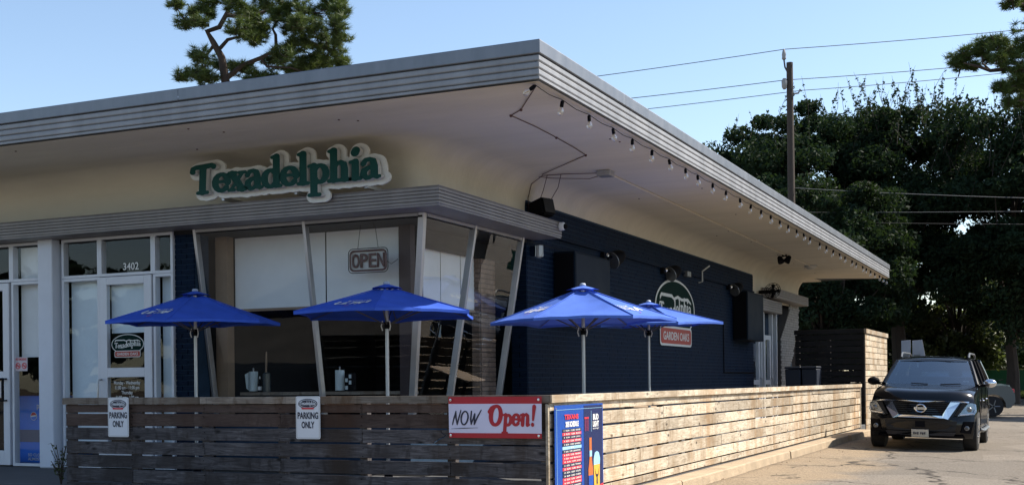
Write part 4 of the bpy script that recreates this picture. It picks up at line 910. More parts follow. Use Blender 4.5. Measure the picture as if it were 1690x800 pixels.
rl = thing('ceiling_light', 'round grey light fixture flush on the far soffit', 'light', (1.11, 19.03, 4.38)); MB().lathe([(.17, 0), (.17, -.03), (.12, -.06)], (1.11, 19.03, 4.379), 18).build('rim', MT['steel'], rl, smooth=True); MB().lathe([(.115, -.055), (.08, -.09), (.01, -.1)], (1.11, 19.03, 4.379), 18).build('lens', MT['signgrey'], rl, smooth=True)
sp = thing('loudspeaker', 'black outdoor loudspeaker perched on the end of the taupe canopy', 'speaker', (.22, 3.2, 3.735))
M_ = Matrix.Translation((.22, 3.22, 3.92)) @ Matrix.Rotation(rad(-20), 4, 'Z') @ Matrix.Rotation(rad(-14), 4, 'Y')
q = MB(); q.box(-.16, .13, -.13, .13, -.12, .14); q.v = [tuple(M_ @ Vector(p)) for p in q.v]; q.build('cabinet', MT['black'], sp, bevel=.03, segs=2); q = MB(); q.box(.132, .14, -.105, .105, -.095, .115); q.v = [tuple(M_ @ Vector(p)) for p in q.v]; q.build('grille', MT['rubber'], sp)
MB().box(.17, .26, 3.15, 3.28, 3.736, 3.80).build('bracket', MT['steel'], sp)
sc = thing('security_camera', 'small white dome security camera on the end of the taupe canopy', 'camera', (.47, 3.25, 3.69)); MB().lathe([(.06, 0), (.06, .05), (.05, .07)], (.475, 3.25, 3.66), 14, Matrix.Rotation(rad(90), 4, 'Y')).build('housing', MT['white'], sc, smooth=True); MB().sphere((.55, 3.25, 3.655), .042).build('dome', MT['black'], sc, smooth=True)
lj = thing('wall_light', 'caged glass jelly jar lamp on the near end of the navy wall', 'lamp', (.02, 3.3, 3.3)); MB().box(.01, .07, 3.24, 3.36, 3.26, 3.40).build('back_box', MT['brick'], lj); MB().lathe([(.05, .08), (.055, .0), (.05, -.08), (.02, -.1)], (.12, 3.3, 3.33), 12).build('glass_jar', M0('frosted_glass', (.5, .52, .52), .25), lj, smooth=True)
q = MB()
for a in range(6): q.tube([(.12+.06*math.cos(a*PI/3), 3.3+.06*math.sin(a*PI/3), 3.41), (.12+.064*math.cos(a*PI/3), 3.3+.064*math.sin(a*PI/3), 3.25)], .005, 4)
q.build('cage', MT['steel'], lj)
def wall_spot(Y, Z, label):
    t = thing('wall_spotlight', label, 'spotlight', (.01, Y, Z), group='black dome spotlights along the navy wall')
    MB().box(.01, .08, Y-.42, Y-.30, Z-.06, Z+.06).build('wall_box', MT['black'], t, bevel=.006); MB().lathe([(.045, 0), (.045, .03), (.02, .04)], (.10, Y-.36, Z), 10, Matrix.Rotation(rad(90), 4, 'X')).build('sensor', MT['chrome'], t, smooth=True)
    M_ = Matrix.Translation((.16, Y, Z)) @ Matrix.Rotation(rad(-62), 4, 'X') @ Matrix.Rotation(rad(25), 4, 'Y')
    MB().lathe([(.03, .16), (.08, .13), (.12, .04), (.14, -.06), (.15, -.12), (.13, -.12)], (0, 0, 0), 18, M_).build('shade', MT['black'], t, smooth=True)
    MB().lathe([(.152, -.12), (.152, -.135), (.12, -.135)], (0, 0, 0), 18, M_).build('rim', MT['silver'], t, smooth=True); MB().tube([(.08, Y-.3, Z), (.12, Y-.12, Z)], .02, 6).build('arm', MT['black'], t)
wall_spot(6.62, 3.53, 'black dome spotlight on the navy wall above the nearer wall cabinet')
wall_spot(9.95, 3.55, 'black dome spotlight on the navy wall above the wall emblem')
wall_spot(15.0, 3.57, 'black dome spotlight on the navy wall above the farther wall cabinet')
q = MB(); q.tube([(.02, 12.2, 3.5), (.10, 12.2, 3.52), (.10, 12.2, 3.74), (.22, 12.35, 3.86)], .016, 6); tag(q.build('wall_pipe', MT['signgrey']), 'short white bent pipe sticking out of the navy wall high up', 'pipe')
q = MB(); q.box(.01, .10, 11.1, 11.35, 3.55, 3.66); tag(q.build('control_box', MT['silver'], bevel=.006), 'small metal box on the navy wall to the right of the emblem top', 'electrical box')
def cabinet(y0, y1, z0, z1, label):
    t = thing('wall_cabinet', label, 'cabinet', (0, (y0+y1)/2, z0), group='navy cabinets on the side wall')
    MB().box(.016, .36, y0, y1, z0, z1).build('shell', M0('cabinet_navy', (.003, .009, .018), .65, var=.1, scale=2, spec=.12), t, bevel=.008); MB().box(.04, .335, y0-.008, y0, z0+.03, z1-.03).build('end_panel', MT['black'], t)
    MB().box(.36, .368, y0+.03, y1-.03, z0+.03, z1-.03).build('front_panel', M0('cabinet_front', (.004, .011, .022), .6, var=.08, scale=2, spec=.15), t, bevel=.004)
cabinet(4.12, 5.68, 2.38, 3.40, 'navy box cabinet on the wall above the nearer sunlit umbrella')
cabinet(15.15, 16.8, 2.36, 3.50, 'navy box cabinet on the wall beside the far service door')
q = MB(); q.tube([(.03, 14.2, 2.75), (.03, 14.2, 1.6), (.03, 17.2, 1.6)], .014, 6); tag(q.build('wall_conduit', MT['black']), 'dark conduit running down the navy wall and then to the service door', 'pipe')
wf = thing('wall_fan', 'round black caged fan high on the wall beside the taupe shutter', 'fan', (.0, 18.0, 3.72))
M_ = Matrix.Translation((.40, 17.7, 3.66)) @ Matrix.Rotation(rad(70), 4, 'X') @ Matrix.Scale(.68, 4); q = MB()
for r in (.08, .16, .24, .30): q.tube([M_ @ Vector((r*math.cos(a), r*math.sin(a), .05)) for a in np.linspace(0, 2*PI, 20)], .008, 4)
for a in np.linspace(0, 2*PI, 13)[:-1]: q.tube([M_ @ Vector((.03*math.cos(a), .03*math.sin(a), .07)), M_ @ Vector((.30*math.cos(a), .30*math.sin(a), .05)), M_ @ Vector((.28*math.cos(a), .28*math.sin(a), -.06))], .006, 4)
q.build('cage', MT['black'], wf); q = MB()
for a in range(4):
    b = a*PI/2; q.face([M_ @ Vector((.03*math.cos(b), .03*math.sin(b), 0)), M_ @ Vector((.26*math.cos(b-.3), .26*math.sin(b-.3), -.02)), M_ @ Vector((.27*math.cos(b), .27*math.sin(b), .0)), M_ @ Vector((.26*math.cos(b+.3), .26*math.sin(b+.3), .03))])
q.build('blade', MT['black'], wf); MB().lathe([(.08, -.22), (.09, -.05), (.05, .06)], (0, 0, 0), 12, M_).build('motor', MT['black'], wf, smooth=True); MB().box(.0, .40, 17.86, 17.94, 3.62, 3.70).build('arm', MT['black'], wf)
# OPEN sign behind the glass
on = thing('neon_sign', 'unlit OPEN sign with brown tubes hanging on cords behind the bay glass', 'neon sign', (-.95, .27, 2.8))
cx_, cz_ = -.945, 2.985; a, b = .262, .125
rr = lambda a, b, r: [(cx_+sx*(a-r)+r*math.cos(rad(q)), .27, cz_+sy*(b-r)+r*math.sin(rad(q))) for sx, sy, t0 in ((1, 1, 0), (-1, 1, 90), (-1, -1, 180), (1, -1, 270)) for q in np.linspace(t0, t0+90, 5)]
p = rr(a, b, .05); MB().tube(p+[p[0]], .013, 6).build('frame', MT['neon'], on); p = rr(a+.028, b+.028, .06); MB().tube(p+[p[0]], .0055, 5).build('outer_frame', MT['black'], on)
MB().box(cx_-.255, cx_+.255, .292, .296, cz_-.12, cz_+.12).build('back_panel', MT['signgrey'], on)
for ch, dx in zip('OPEN', (-.185, -.062, .062, .185)):
    me = text(ch, .105, .18, bold=.012, extrude=.02); place(me, (cx_+dx, .285, cz_), (1, 0, 0), (0, 0, 1)); me.transform(Wm(on).inverted()); link('letter', me, MT['neon'], on)
for s in (-1, 1): MB().tube([(cx_+s*.15, .27, cz_+.15), (cx_+s*.10, .27, 3.47)], .004, 4).build('cord', MT['black'], on)
MB().tube([(cx_+.27, .27, cz_-.02), (cx_+.34, .27, cz_-.06), (cx_+.42, .3, cz_+.0)], .004, 4).build('power_cord', MT['black'], on)
# counter behind the glass with its things
ct = thing('window_counter', 'dark wooden bar counter just inside the bay window', 'counter', (-2.05, .95, .29)); MB().box(-3.26, -.72, .68, 1.15, 1.285, 1.325).build('counter_top', MT['woodT'], ct); 
for X in (-3.0, -2.0, -1.0): MB().box(X-.03, X+.03, .9, .96, .3, 1.284).build('leg', MT['black'], ct)
def towels(x, lb):
    t = thing('paper_towel_roll', lb, 'paper towels', (x, .8, 1.325)); MB().lathe([(.07, 0), (.07, .012)], (x, .8, 1.326), 16).build('base', MT['black'], t); MB().lathe([(.062, .0), (.062, .27), (.02, .272)], (x, .8, 1.34), 20).build('roll', MT['towel'], t, smooth=True); MB().lathe([(.009, 0), (.009, .31), (.014, .315), (.006, .33)], (x, .8, 1.33), 8).build('rod', MT['steel'], t)
    return t
t = towels(-3.12, 'white paper towel roll on the counter at the left end of the bay'); q = MB(); q.addf([(-3.18, .77, 1.35), (-3.205, .75, 1.38), (-3.22, .74, 1.57), (-3.18, .77, 1.6)], [(0, 1, 2, 3)]); q.build('loose_sheet', MT['towel'], t)
towels(-1.72, 'white paper towel roll on the counter right of the middle mullion')
def bottle(x, y, s, body, cap, lb):
    t = thing('sauce_bottle', lb, 'bottle', (x, y, 1.326)); MB().lathe([(.030*s, 0), (.032*s, .01), (.032*s, .12*s), (.012*s, .17*s), (.011*s, .2*s)], (x, y, 1.327), 14).build('body', MT[body], t, smooth=True); MB().lathe([(.013*s, .2*s), (.013*s, .225*s), (.004, .24*s)], (x, y, 1.327), 10).build('cap', MT[cap], t); MB().lathe([(.0335*s, .03*s), (.0335*s, .085*s)], (x, y, 1.327), 14).build('label', MT['pwhite'], t, smooth=True)
bottle(-3.0, .78, .9, 'black', 'pwhite', 'short dark sauce bottle beside the left paper towel roll'); 
t = thing('beer_tap_holder', 'tall dark caddy with an upright stick on the counter by the left towel roll', 'caddy', (-2.90, .80, 1.326)); MB().lathe([(.055, 0), (.055, .25), (.03, .27)], (-2.90, .8, 1.327), 14).build('canister', M0('smoked_glass', (.06, .075, .08), .2), t, smooth=True); MB().tube([(-2.91, .8, 1.59), (-2.905, .8, 1.72), (-2.90, .8, 1.88)], [.012, .015, .008], 6).build('stick', MT['tan'], t)
t = thing('condiment_caddy', 'black condiment caddy with white labels beside the right paper towel roll', 'caddy', (-1.55, .8, 1.326)); MB().box(-1.60, -1.50, .75, .86, 1.327, 1.57).build('holder', MT['black'], t, bevel=.006)
for X, Z in ((-1.585, 1.35), (-1.585, 1.45), (-1.53, 1.42), (-1.53, 1.50)): MB().box(X-.015, X+.02, .742, .749, Z, Z+.05).build('label', MT['towel'], t)
# drinks cooler inside the left window
ck = thing('drinks_cooler', 'blue upright drinks cooler behind the left shop window', 'cooler', (-6.75, .7, .3)); MB().box(-7.10, -6.3, .42, 1.1, .31, 1.30).build('cabinet', MT['coolblue'], ck, bevel=.01)
flat('brand_word', text('pepsi', .21, .10, bold=.01), MT['pwhite'], ck, (-6.62, .414, 1.14), (1, 0, 0), (0, 0, 1)); flat('slogan', text('SO CLOSE YOU CAN\nALMOST TASTE IT', .62, .105, bold=.02, align='LEFT'), MT['pwhite'], ck, (-6.60, .414, .40), (1, 0, 0), (0, 0, 1))
MB().box(-7.09, -6.31, .412, .418, .62, .80).build('grey_band', M0('cooler_band', (.10, .12, .20), .4), ck)
for pts, mat in (([(.055*math.cos(q), .055*math.sin(q)) for q in np.linspace(.35, PI-.1, 10)], 'pred'), ([(.055*math.cos(q), .055*math.sin(q)) for q in np.linspace(PI+.2, 2*PI-.1, 10)], 'coolblue'), ([(.062*math.cos(q), .062*math.sin(q)) for q in np.linspace(0, 2*PI, 20)[:-1]], 'pwhite')):
    lft = .002 if mat == 'pwhite' else .004; MB().prism(pts, lambda u, v: (-6.79+u, .42-lft-.003, 1.0+v), lambda u, v: (-6.79+u, .42-lft, 1.0+v)).build('round_mark', MT[mat], ck)
# bins at the far end of the patio
for x, lb in ((1.02, 'dark wheeled bin by the brick fin at the far end of the patio'), (1.42, 'dark wheeled bin nearest the tall enclosure at the far end of the patio')):
    t = thing('wheeled_bin', lb, 'bin', (x, 17.3, .29)); m = MB(); m.hexa([(x-.16, 17.1, .36), (x+.16, 17.1, .36), (x+.16, 17.5, .36), (x-.16, 17.5, .36), (x-.19, 17.0, 1.68), (x+.19, 17.0, 1.68), (x+.19, 17.6, 1.68), (x-.19, 17.6, 1.68)]); m.build('body', MT['binblue'], t, bevel=.02)
    MB().box(x-.2, x+.2, 16.97, 17.62, 1.685, 1.74).build('lid', MT['binblue'], t, bevel=.015); MB().lathe([(.08, -.2), (.08, .2)], (x, 17.55, .375), 12, Matrix.Rotation(rad(90), 4, 'Y')).build('wheel', MT['rubber'], t)
# a dry plant growing between the column and the fence end
pl = thing('dry_plant', 'small scraggly plant growing between the column and the left end of the fence', 'plant', (-3.62, -2.25, .28)); q = MB(); l_ = MB()
for i in range(14):
    a = random.uniform(0, 6.28); h_ = random.uniform(.2, .5); e = Vector((-3.62+.12*math.cos(a), -2.25+.1*math.sin(a), .28+h_)); q.tube([(-3.62, -2.25, .27), (-3.62+.04*math.cos(a), -2.25+.03*math.sin(a), .28+h_*.6), e], .005, 4)
    for k_ in range(7):
        p = Vector((-3.62, -2.25, .28)).lerp(e, random.uniform(.4, 1)); v1 = Vector(rng.normal(0, 1, 3)).normalized()*.04; v2 = Vector(rng.normal(0, 1, 3)).normalized()*.016; l_.face([p, p+v1*.5+v2, p+v1, p+v1*.5-v2])
q.build('stem', MT['bark'], pl); stuff(l_.build('leaves', MT['leaf2'], pl))

# ------------------------------------------------------------------ the black SUV
def build_suv(loc, rz, roll):
    t = thing('parked_suv', 'black SUV with chrome grille and roof rails facing the street beside the fence', 'suv', loc, rz)
    t.rotation_euler = (0, roll, rz); t.scale = (1, 1, .975)
    Lq = lambda mb, name, mat, par=t, **k: mb.build(name, MT[mat] if isinstance(mat, str) else mat, par, local=True, **k)
    fr = [(.26, -2.38), (.33, -2.45), (.45, -2.49), (.62, -2.50), (.66, -2.47), (.80, -2.46), (.96, -2.43), (1.02, -2.41), (1.12, -2.36)]
    def fy(x, z): return float(np.interp(z, [a for a, b in fr], [b for a, b in fr])) + .24*abs(x)**3.6+.03*abs(x)
    arch = lambda c, r, a0, a1, n=9: [(c+r*math.cos(rad(q)), .40+r*math.sin(rad(q))) for q in np.linspace(a0, a1, n)]
    FA, RA, AR = -1.55, 1.53, .47
    prof = [(b, a) for a, b in fr]+[(-2.26, 1.175), (-1.9, 1.225), (-1.5, 1.255), (-1.1, 1.28), (-.85, 1.30), (-.2, 1.31), (.8, 1.32), (1.8, 1.34), (2.45, 1.35), (2.62, 1.2), (2.70, .85), (2.72, .6), (2.62, .36)]
    prof += [(2.1, .34)]+arch(RA, AR, -7, 187)[0:]+[(.6, .33), (-.6, .33)]+arch(FA, AR, -8, 188)+[(-2.1, .28)]
    ss = [-1, -.985, -.95, -.88, -.74, -.5, -.25, 0, .25, .5, .74, .88, .95, .985, 1]
    def bmap(s, y, z):
        e = abs(s); hw = 1.0-.05*max(0, (-1.6-y))/.9-.035*max(0, y-1.7)
        if z > .85: hw -= .07*((z-.85)/.5)
        if z < .4: hw -= .05*(.4-z)/.2
        zz = z; k_ = max(0, (e-.74)/.26)
        if z > 1.0: zz = z-.05*k_**2.5*min(1, (z-1.0)/.15)
        yy = y+((.24*e**3.6+.03*e) if y < -2.0 else (.24*e**3.6+.03*e)*max(0, (-1.2-y)/.8) if y < -1.2 else -.12*e**3 if y > 2.3 else 0)
        if y < -1.2 and z > 1.05: zz += .018*math.exp(-((e-.62)/.12)**2)
        return (s*hw, yy, zz)
    n = len(prof); q = MB(); vs = [bmap(s, y, z) for s in ss for y, z in prof]
    q.addf(vs, [(i*n+j, i*n+(j+1) % n, (i+1)*n+(j+1) % n, (i+1)*n+j) for i in range(len(ss)-1) for j in range(n)]+[tuple(range(n-1, -1, -1)), tuple(range((len(ss)-1)*n, len(ss)*n))])
    body = Lq(q, 'body', 'carpaint', smooth=True)
    q = MB().box(-.78, .78, -2.2, 2.5, .32, .46); Lq(q, 'underbody', 'black')
    # greenhouse: roof, pillars, glass
    A0, A1, R0, R1 = (-.93, 1.29), (-.30, 1.80), (1.95, 1.84), (2.42, 1.36)    # windscreen foot/top, roof end, tail (y, z)
    hb, ht = .92, .72
    q = MB(); rs = np.linspace(-1, 1, 13); ys_ = [-.34, -.28, -.1, .5, 1.2, 1.8, 2.0]; zs_ = [1.79, 1.82, 1.855, 1.90, 1.905, 1.875, 1.84]
    q.addf([(s*(ht+.035), y+.10*s*s*(y < 0), z-.06*abs(s)**3.2) for y, z in zip(ys_, zs_) for s in rs], [(j*13+i, j*13+i+1, (j+1)*13+i+1, (j+1)*13+i) for j in range(6) for i in range(12)])
    q.addf([(s*(ht+.02), y+.10*s*s*(y < 0), z-.06*abs(s)**3.2-.04) for y, z in zip(ys_, zs_) for s in rs], [(j*13+i, (j+1)*13+i, (j+1)*13+i+1, j*13+i+1) for j in range(6) for i in range(12)])
    Lq(q, 'roof', 'carpaint', smooth=True)
    def pil(a, b, w_, mat='carpaint', name='pillar'):
        for s in (-1, 1):
            q = MB(); q.tube([(s*a[0], a[1], a[2]), (s*(a[0]+b[0])/2, (a[1]+b[1])/2, (a[2]+b[2])/2+.01), (s*b[0], b[1], b[2])], w_, 8); Lq(q, name, mat, smooth=True)
    pil((.90, -.80, 1.29), (.715, -.22, 1.775), .042); pil((.915, .30, 1.3), (.73, .36, 1.80), .04, 'black'); pil((.915, 1.28, 1.32), (.73, 1.22, 1.81), .045, 'black'); pil((.90, 2.32, 1.34), (.72, 1.9, 1.80), .08)
    q = MB(); q.addf([(s*(.89+(.70-.89)*v), -.95+.62*v+(.14-.03*v)*s*s, 1.285+.505*v+.012*math.sin(PI*v)) for v in np.linspace(0, 1, 6) for s in np.linspace(-1, 1, 11)], [(j*11+i, j*11+i+1, (j+1)*11+i+1, (j+1)*11+i) for j in range(5) for i in range(10)]); Lq(q, 'windscreen', 'carglass', smooth=True)
    q = MB(); q.tube([(-.66, -.25, 1.80), (-.3, -.32, 1.822), (.3, -.32, 1.822), (.66, -.25, 1.80)], .012, 6); Lq(q, 'windscreen_trim', 'silver', smooth=True)
    for s in (-1, 1):
        for a, b, c, d_ in ((-.72, .27, .33, -.16), (.34, 1.22, 1.18, .39), (1.32, 2.2, 1.84, 1.26)):
            q = MB(); q.face([(s*.915, a, 1.31), (s*.915, b, 1.325), (s*.735, c, 1.79), (s*.735, d_, 1.77)]); Lq(q, 'side_window', 'carglass')
        q = MB(); q.tube([(s*.945, -.85, 1.30), (s*.945, 2.2, 1.335)], .012, 6); Lq(q, 'belt_trim', 'chrome')
        q = MB(); q.tube([(s*.67, .1, 1.86), (s*.67, .2, 1.945), (s*.67, .4, 1.96), (s*.67, 1.6, 1.96), (s*.67, 1.8, 1.94), (s*.67, 1.9, 1.86)], .022, 7); Lq(q, 'roof_rail', 'silver', smooth=True)
        # mirrors
        q = MB(); q.sphere((s*1.13, -.62, 1.34), .125, .085, .088, 14, 10); h_ = Lq(q, 'mirror', 'chrome' if s > 0 else 'black', smooth=True); q = MB(); q.tube([(s*.90, -.60, 1.28), (s*1.05, -.62, 1.30)], .035, 7); Lq(q, 'mirror_arm', 'black', h_)
        q = MB(); q.tube([(s*.98, -1.0, .40), (s*1.03, -.9, .38), (s*1.03, .9, .38), (s*.98, 1.0, .40)], .04, 6); Lq(q, 'running_board', 'silver', smooth=True)
        for y, z0 in ((-.45, .98), (.62, 1.0)): q = MB(); q.tube([(s*.985, y, z0), (s*1.01, y+.03, z0), (s*1.01, y+.22, z0), (s*.985, y+.25, z0)], .014, 6); Lq(q, 'door_handle', 'chrome')
        for y in (-.87, .33, 1.27): q = MB(); q.box(s*.992-.006, s*.992+.006, y-.004, y+.004, .45, 1.25); Lq(q, 'door_seam', 'black')
    q = MB(); q.face([(-.82, 2.44, 1.38), (.82, 2.44, 1.38), (.64, 2.02, 1.80), (-.64, 2.02, 1.80)]); Lq(q, 'rear_window', 'carglass')
    # seats and dashboard seen through the screen
    for x in (-.40, .40):
        q = MB(); q.box(x-.25, x+.25, .20, .34, .9, 1.44); s_ = Lq(q, 'seat', 'carin', bevel=.05, segs=2); q = MB(); q.box(x-.13, x+.13, .27, .36, 1.46, 1.64); Lq(q, 'headrest', 'carin', s_, bevel=.03)
    q = MB(); q.box(-.82, .82, -.85, -.45, 1.0, 1.30); Lq(q, 'dashboard', 'black', bevel=.03); q = MB(); q.tube([(.40+.18*math.cos(a), -.38+.08*math.sin(a), 1.26+.16*math.sin(a)) for a in np.linspace(0, 2*PI, 18)], .016, 5); Lq(q, 'steering_wheel', 'black')
    q = MB(); q.box(-.83, .83, -.4, 2.3, .9, .95); q.box(-.8, .8, 1.1, 1.25, .95, 1.45); Lq(q, 'cabin_floor', 'carin')
    q = MB(); q.sphere((0, -.30, 1.71), .11, .02, .035); Lq(q, 'rear_view_mirror', 'black'); q = MB(); q.box(.62, .74, -.73, -.72, 1.355, 1.38); Lq(q, 'inspection_sticker', 'pwhite')
    # front end
    def patch(name, mat, poly, off, nx=1, th=.03, par=t, bevel=.0):
        def f0(x, z): return (x, fy(x, z)-off, z)
        def f1(x, z): return (x, fy(x, z)+th, z)
        # refine long horizontal edges so the piece follows the curve of the nose
        P = []
        for (a, b), (c, d_) in zip(poly, poly[1:]+poly[:1]):
            m_ = max(1, int(math.hypot(c-a, d_-b)/.10))
            for i in range(m_): P.append((a+(c-a)*i/m_, b+(d_-b)*i/m_))
        return Lq(MB().prism(P, f0, f1), name, mat, par, bevel=bevel)
    sym = lambda P: [(-x, z) for x, z in P][::-1]
    patch('grille', 'rubber', [(-.50, .695), (.50, .695), (.60, .955), (-.60, .955)], .012)
    for z in (.72, .76, .80, .84, .88, .92): patch('grille_bar', 'black', [(-.46, z), (.46, z), (.46, z+.012), (-.46, z+.012)], .02)
    patch('chrome_bar', 'chrome', [(-.84, .955), (.84, .955), (.86, .985), (-.86, .985)], .03)
    V = [(.40, .66), (.50, .635), (.70, .965), (.53, .965), (.40, .72)]
    for P in (V, sym(V)): patch('chrome_v_bar', 'chrome', P, .045)
    patch('chrome_bar', 'chrome', [(-.45, .655), (.45, .655), (.43, .70), (-.43, .70)], .042)
    sl_ = [(.60, .70), (.68, .72), (.83, .945), (.73, .945)]
    for P in (sl_, sym(sl_)): patch('grille_slot', 'rubber', P, .02)
    HL = [(.66, .70), (.95, .735), (.985, .80), (.97, .93), (.90, .955), (.84, .955)]
    for P, s in ((HL, 1), (sym(HL), -1)):
        h_ = patch('headlight', 'chrome', P, .012); patch('lens', 'lamp', P, .03, th=-.025, par=h_)
        q = MB(); q.sphere((s*.85, fy(.85, .83)+.0, .83), .06, .04, .055); Lq(q, 'projector', 'silver', h_, smooth=True)
        q = MB(); q.tube([(s*.70, fy(.7, .715)-.035, .725), (s*.93, fy(.93, .76)-.035, .755), (s*.965, fy(.965, .8)-.03, .84)], .010, 5); Lq(q, 'running_light', 'chrome', h_)
        q = MB(); q.lathe([(.045, 0), (.045, .03), (.034, .035)], (s*.83, fy(.83, .47)+.01, .47), 14, Matrix.Rotation(rad(90), 4, 'X')); f_ = Lq(q, 'fog_light', 'silver', smooth=True); q = MB(); q.lathe([(.033, .036), (.02, .045)], (s*.83, fy(.83, .47)+.01, .47), 12, Matrix.Rotation(rad(90), 4, 'X')); Lq(q, 'lens', 'lamp', f_)
        P = [(.72, .38), (.90, .36), (.95, .60), (.78, .60)]; P = P if s > 0 else sym(P); patch('bumper_pocket', 'black', P, .006)
    patch('lower_intake', 'rubber', [(-.62, .40), (.62, .40), (.66, .60), (-.66, .60)], .012); patch('sensor', 'black', [(-.09, .47), (.09, .47), (.09, .58), (-.09, .58)], .022)
    patch('skid_plate', 'carin', [(-.60, .31), (.60, .31), (.64, .385), (-.64, .385)], .02); patch('lower_lip', 'black', [(-.80, .27), (.80, .27), (.78, .32), (-.78, .32)], .012)
    pl_ = patch('licence_plate', 'plate', [(-.155, .275), (.155, .275), (.155, .425), (-.155, .425)], .05)
    q = MB()
    for i, u in enumerate((-.105, -.07, -.035, .02, .055, .09)): q.box(u-.011, u+.011, fy(0, .35)-.053, fy(0, .35)-.050, .325+.006*(i % 2), .375-.008*(i % 3 == 1))
    stuff(Lq(q, 'plate_marks', 'ink', pl_))      # too small to read in the photograph
    # round badge
    e_ = MB(); Mx = Matrix.Translation((0, fy(0, .835)-.05, .835)) @ Matrix.Rotation(rad(90), 4, 'X')
    e_.tube([Mx @ Vector((.088*math.cos(a), .075*math.sin(a), 0)) for a in np.linspace(0, 2*PI, 25)], .015, 6); e_.box(-.115, .115, fy(0, .835)-.07, fy(0, .835)-.045, .815, .855); bd = Lq(e_, 'badge', 'chrome', smooth=True)
    me = text('NISSAN', .17, .028, bold=.02); place(me, (0, fy(0, .835)-.072, .835), (1, 0, 0), (0, 0, 1)); link('badge_word', me, MT['ink'], bd)
    # bonnet lip and wipers
    for s in (-1, 1): q = MB(); q.tube([(s*.12+.1, -1.0, 1.30), (s*.35+.25*(s > 0), -.93, 1.315)], .010, 5); Lq(q, 'wiper', 'black')
    # wheels
    for wy in (FA, RA):
        for s in (-1, 1):
            wc = (s*.86, wy, .40); R90 = Matrix.Rotation(rad(90)*s, 4, 'Y')
            q = MB(); q.lathe([(.26, -.13), (.36, -.135), (.395, -.115), (.40, -.06), (.40, .06), (.395, .115), (.36, .135), (.26, .13)], wc, 28, R90); w_ = Lq(q, 'wheel', 'rubber', smooth=True)
            q = MB(); q.lathe([(.262, .10), (.262, .132), (.24, .135), (.235, .09), (.06, .10), (.05, .125), (.001, .128)], wc, 24, R90); q.m = 0; Lq(q, 'rim', 'silver', w_, smooth=True)
            q = MB()
            for k_ in range(6):
                a = k_*PI/3; q.tube([Vector(wc)+R90 @ Vector((.04*math.cos(a), .04*math.sin(a), .128)), Vector(wc)+R90 @ Vector((.25*math.cos(a), .25*math.sin(a), .126))], .022, 6)
            Lq(q, 'spokes', 'chrome', w_)
    return t
build_suv((4.56, 13.75, .035), 0, rad(1.9))
# grey car behind it
def build_sedan(loc, rz):
    t = thing('parked_car', 'teal grey car parked sideways in the tree shade behind the SUV, only its tail showing', 'car', loc, rz)
    Lq = lambda mb, name, mat, par=t, **k: mb.build(name, MT[mat], par, local=True, **k)
    arch = lambda c, r: [(c+r*math.cos(rad(q)), .32+r*math.sin(rad(q))) for q in np.linspace(-5, 185, 9)]
    prof = [(-2.2, .3), (-2.3, .5), (-2.2, .75), (-1.3, .92), (-.8, .96), (1.2, 1.0), (1.9, 1.02), (2.15, .98), (2.27, .75), (2.28, .45), (2.15, .28), (2.05, .26)]+arch(1.62, .38)+[(.7, .2), (-.8, .2)]+arch(-1.4, .38)
    n = len(prof); ss = [-1, -.96, -.8, 0, .8, .96, 1]; q = MB()
    q.addf([(y, s*.88, z-(.06*(abs(s) > .9)*(z > .7))) for s in ss for y, z in prof], [(i*n+j, i*n+(j+1) % n, (i+1)*n+(j+1) % n, (i+1)*n+j) for i in range(6) for j in range(n)]+[tuple(range(n-1, -1, -1)), tuple(range(6*n, 7*n))]); Lq(q, 'body', 'greycar', smooth=True)
    q = MB(); q.hexa([(-1.0, -.80, .94), (1.85, -.80, .98), (1.85, .80, .98), (-1.0, .80, .94), (-.25, -.6, 1.42), (1.05, -.6, 1.43), (1.05, .6, 1.43), (-.25, .6, 1.42)]); c_ = Lq(q, 'cabin', 'greycar', bevel=.06, segs=2)
    for s in (-1, 1): q = MB(); q.face([(-.75, s*.79, 1.0), (1.55, s*.79, 1.03), (.98, s*.645, 1.36), (-.2, s*.645, 1.36)]); Lq(q, 'side_window', 'carglass'); q = MB(); q.box(2.2, 2.29, s*.62-.16, s*.62+.16, .72, .86); Lq(q, 'tail_light', 'pred', bevel=.02)
    q = MB(); q.face([(1.80, -.7, 1.0), (1.80, .7, 1.0), (1.1, .55, 1.39), (1.1, -.55, 1.39)]); Lq(q, 'rear_window', 'carglass')
    q = MB(); q.tube([(1.9, -.3, 1.03), (1.95, -.3, 1.12), (2.1, -.3, 1.14)], .015, 5); Lq(q, 'spoiler', 'black')
    for x in (1.62, -1.4):
        for s in (-1, 1):
            q = MB(); R90 = Matrix.Rotation(rad(-90)*s, 4, 'X'); q.lathe([(.2, -.1), (.31, -.09), (.32, 0), (.31, .09), (.2, .1)], (x, s*.78, .32), 20, R90); w_ = Lq(q, 'wheel', 'rubber', smooth=True)
            q = MB(); q.lathe([(.21, .08), (.2, .1), (.19, .07), (.05, .08), (.001, .09)], (x, s*.78, .32), 18, R90); r_ = Lq(q, 'rim', 'silver', w_, smooth=True)
            q = MB()
            for k_ in range(5): q.tube([Vector((x, s*.78, .32))+R90 @ Vector((.03*math.cos(k_*1.257), .03*math.sin(k_*1.257), .095)), Vector((x, s*.78, .32))+R90 @ Vector((.2*math.cos(k_*1.257), .2*math.sin(k_*1.257), .095))], .02, 5)
            Lq(q, 'spokes', 'silver', w_)
build_sedan((3.28, 27.6, gz(3.2, 28.3)-.03), rad(20))

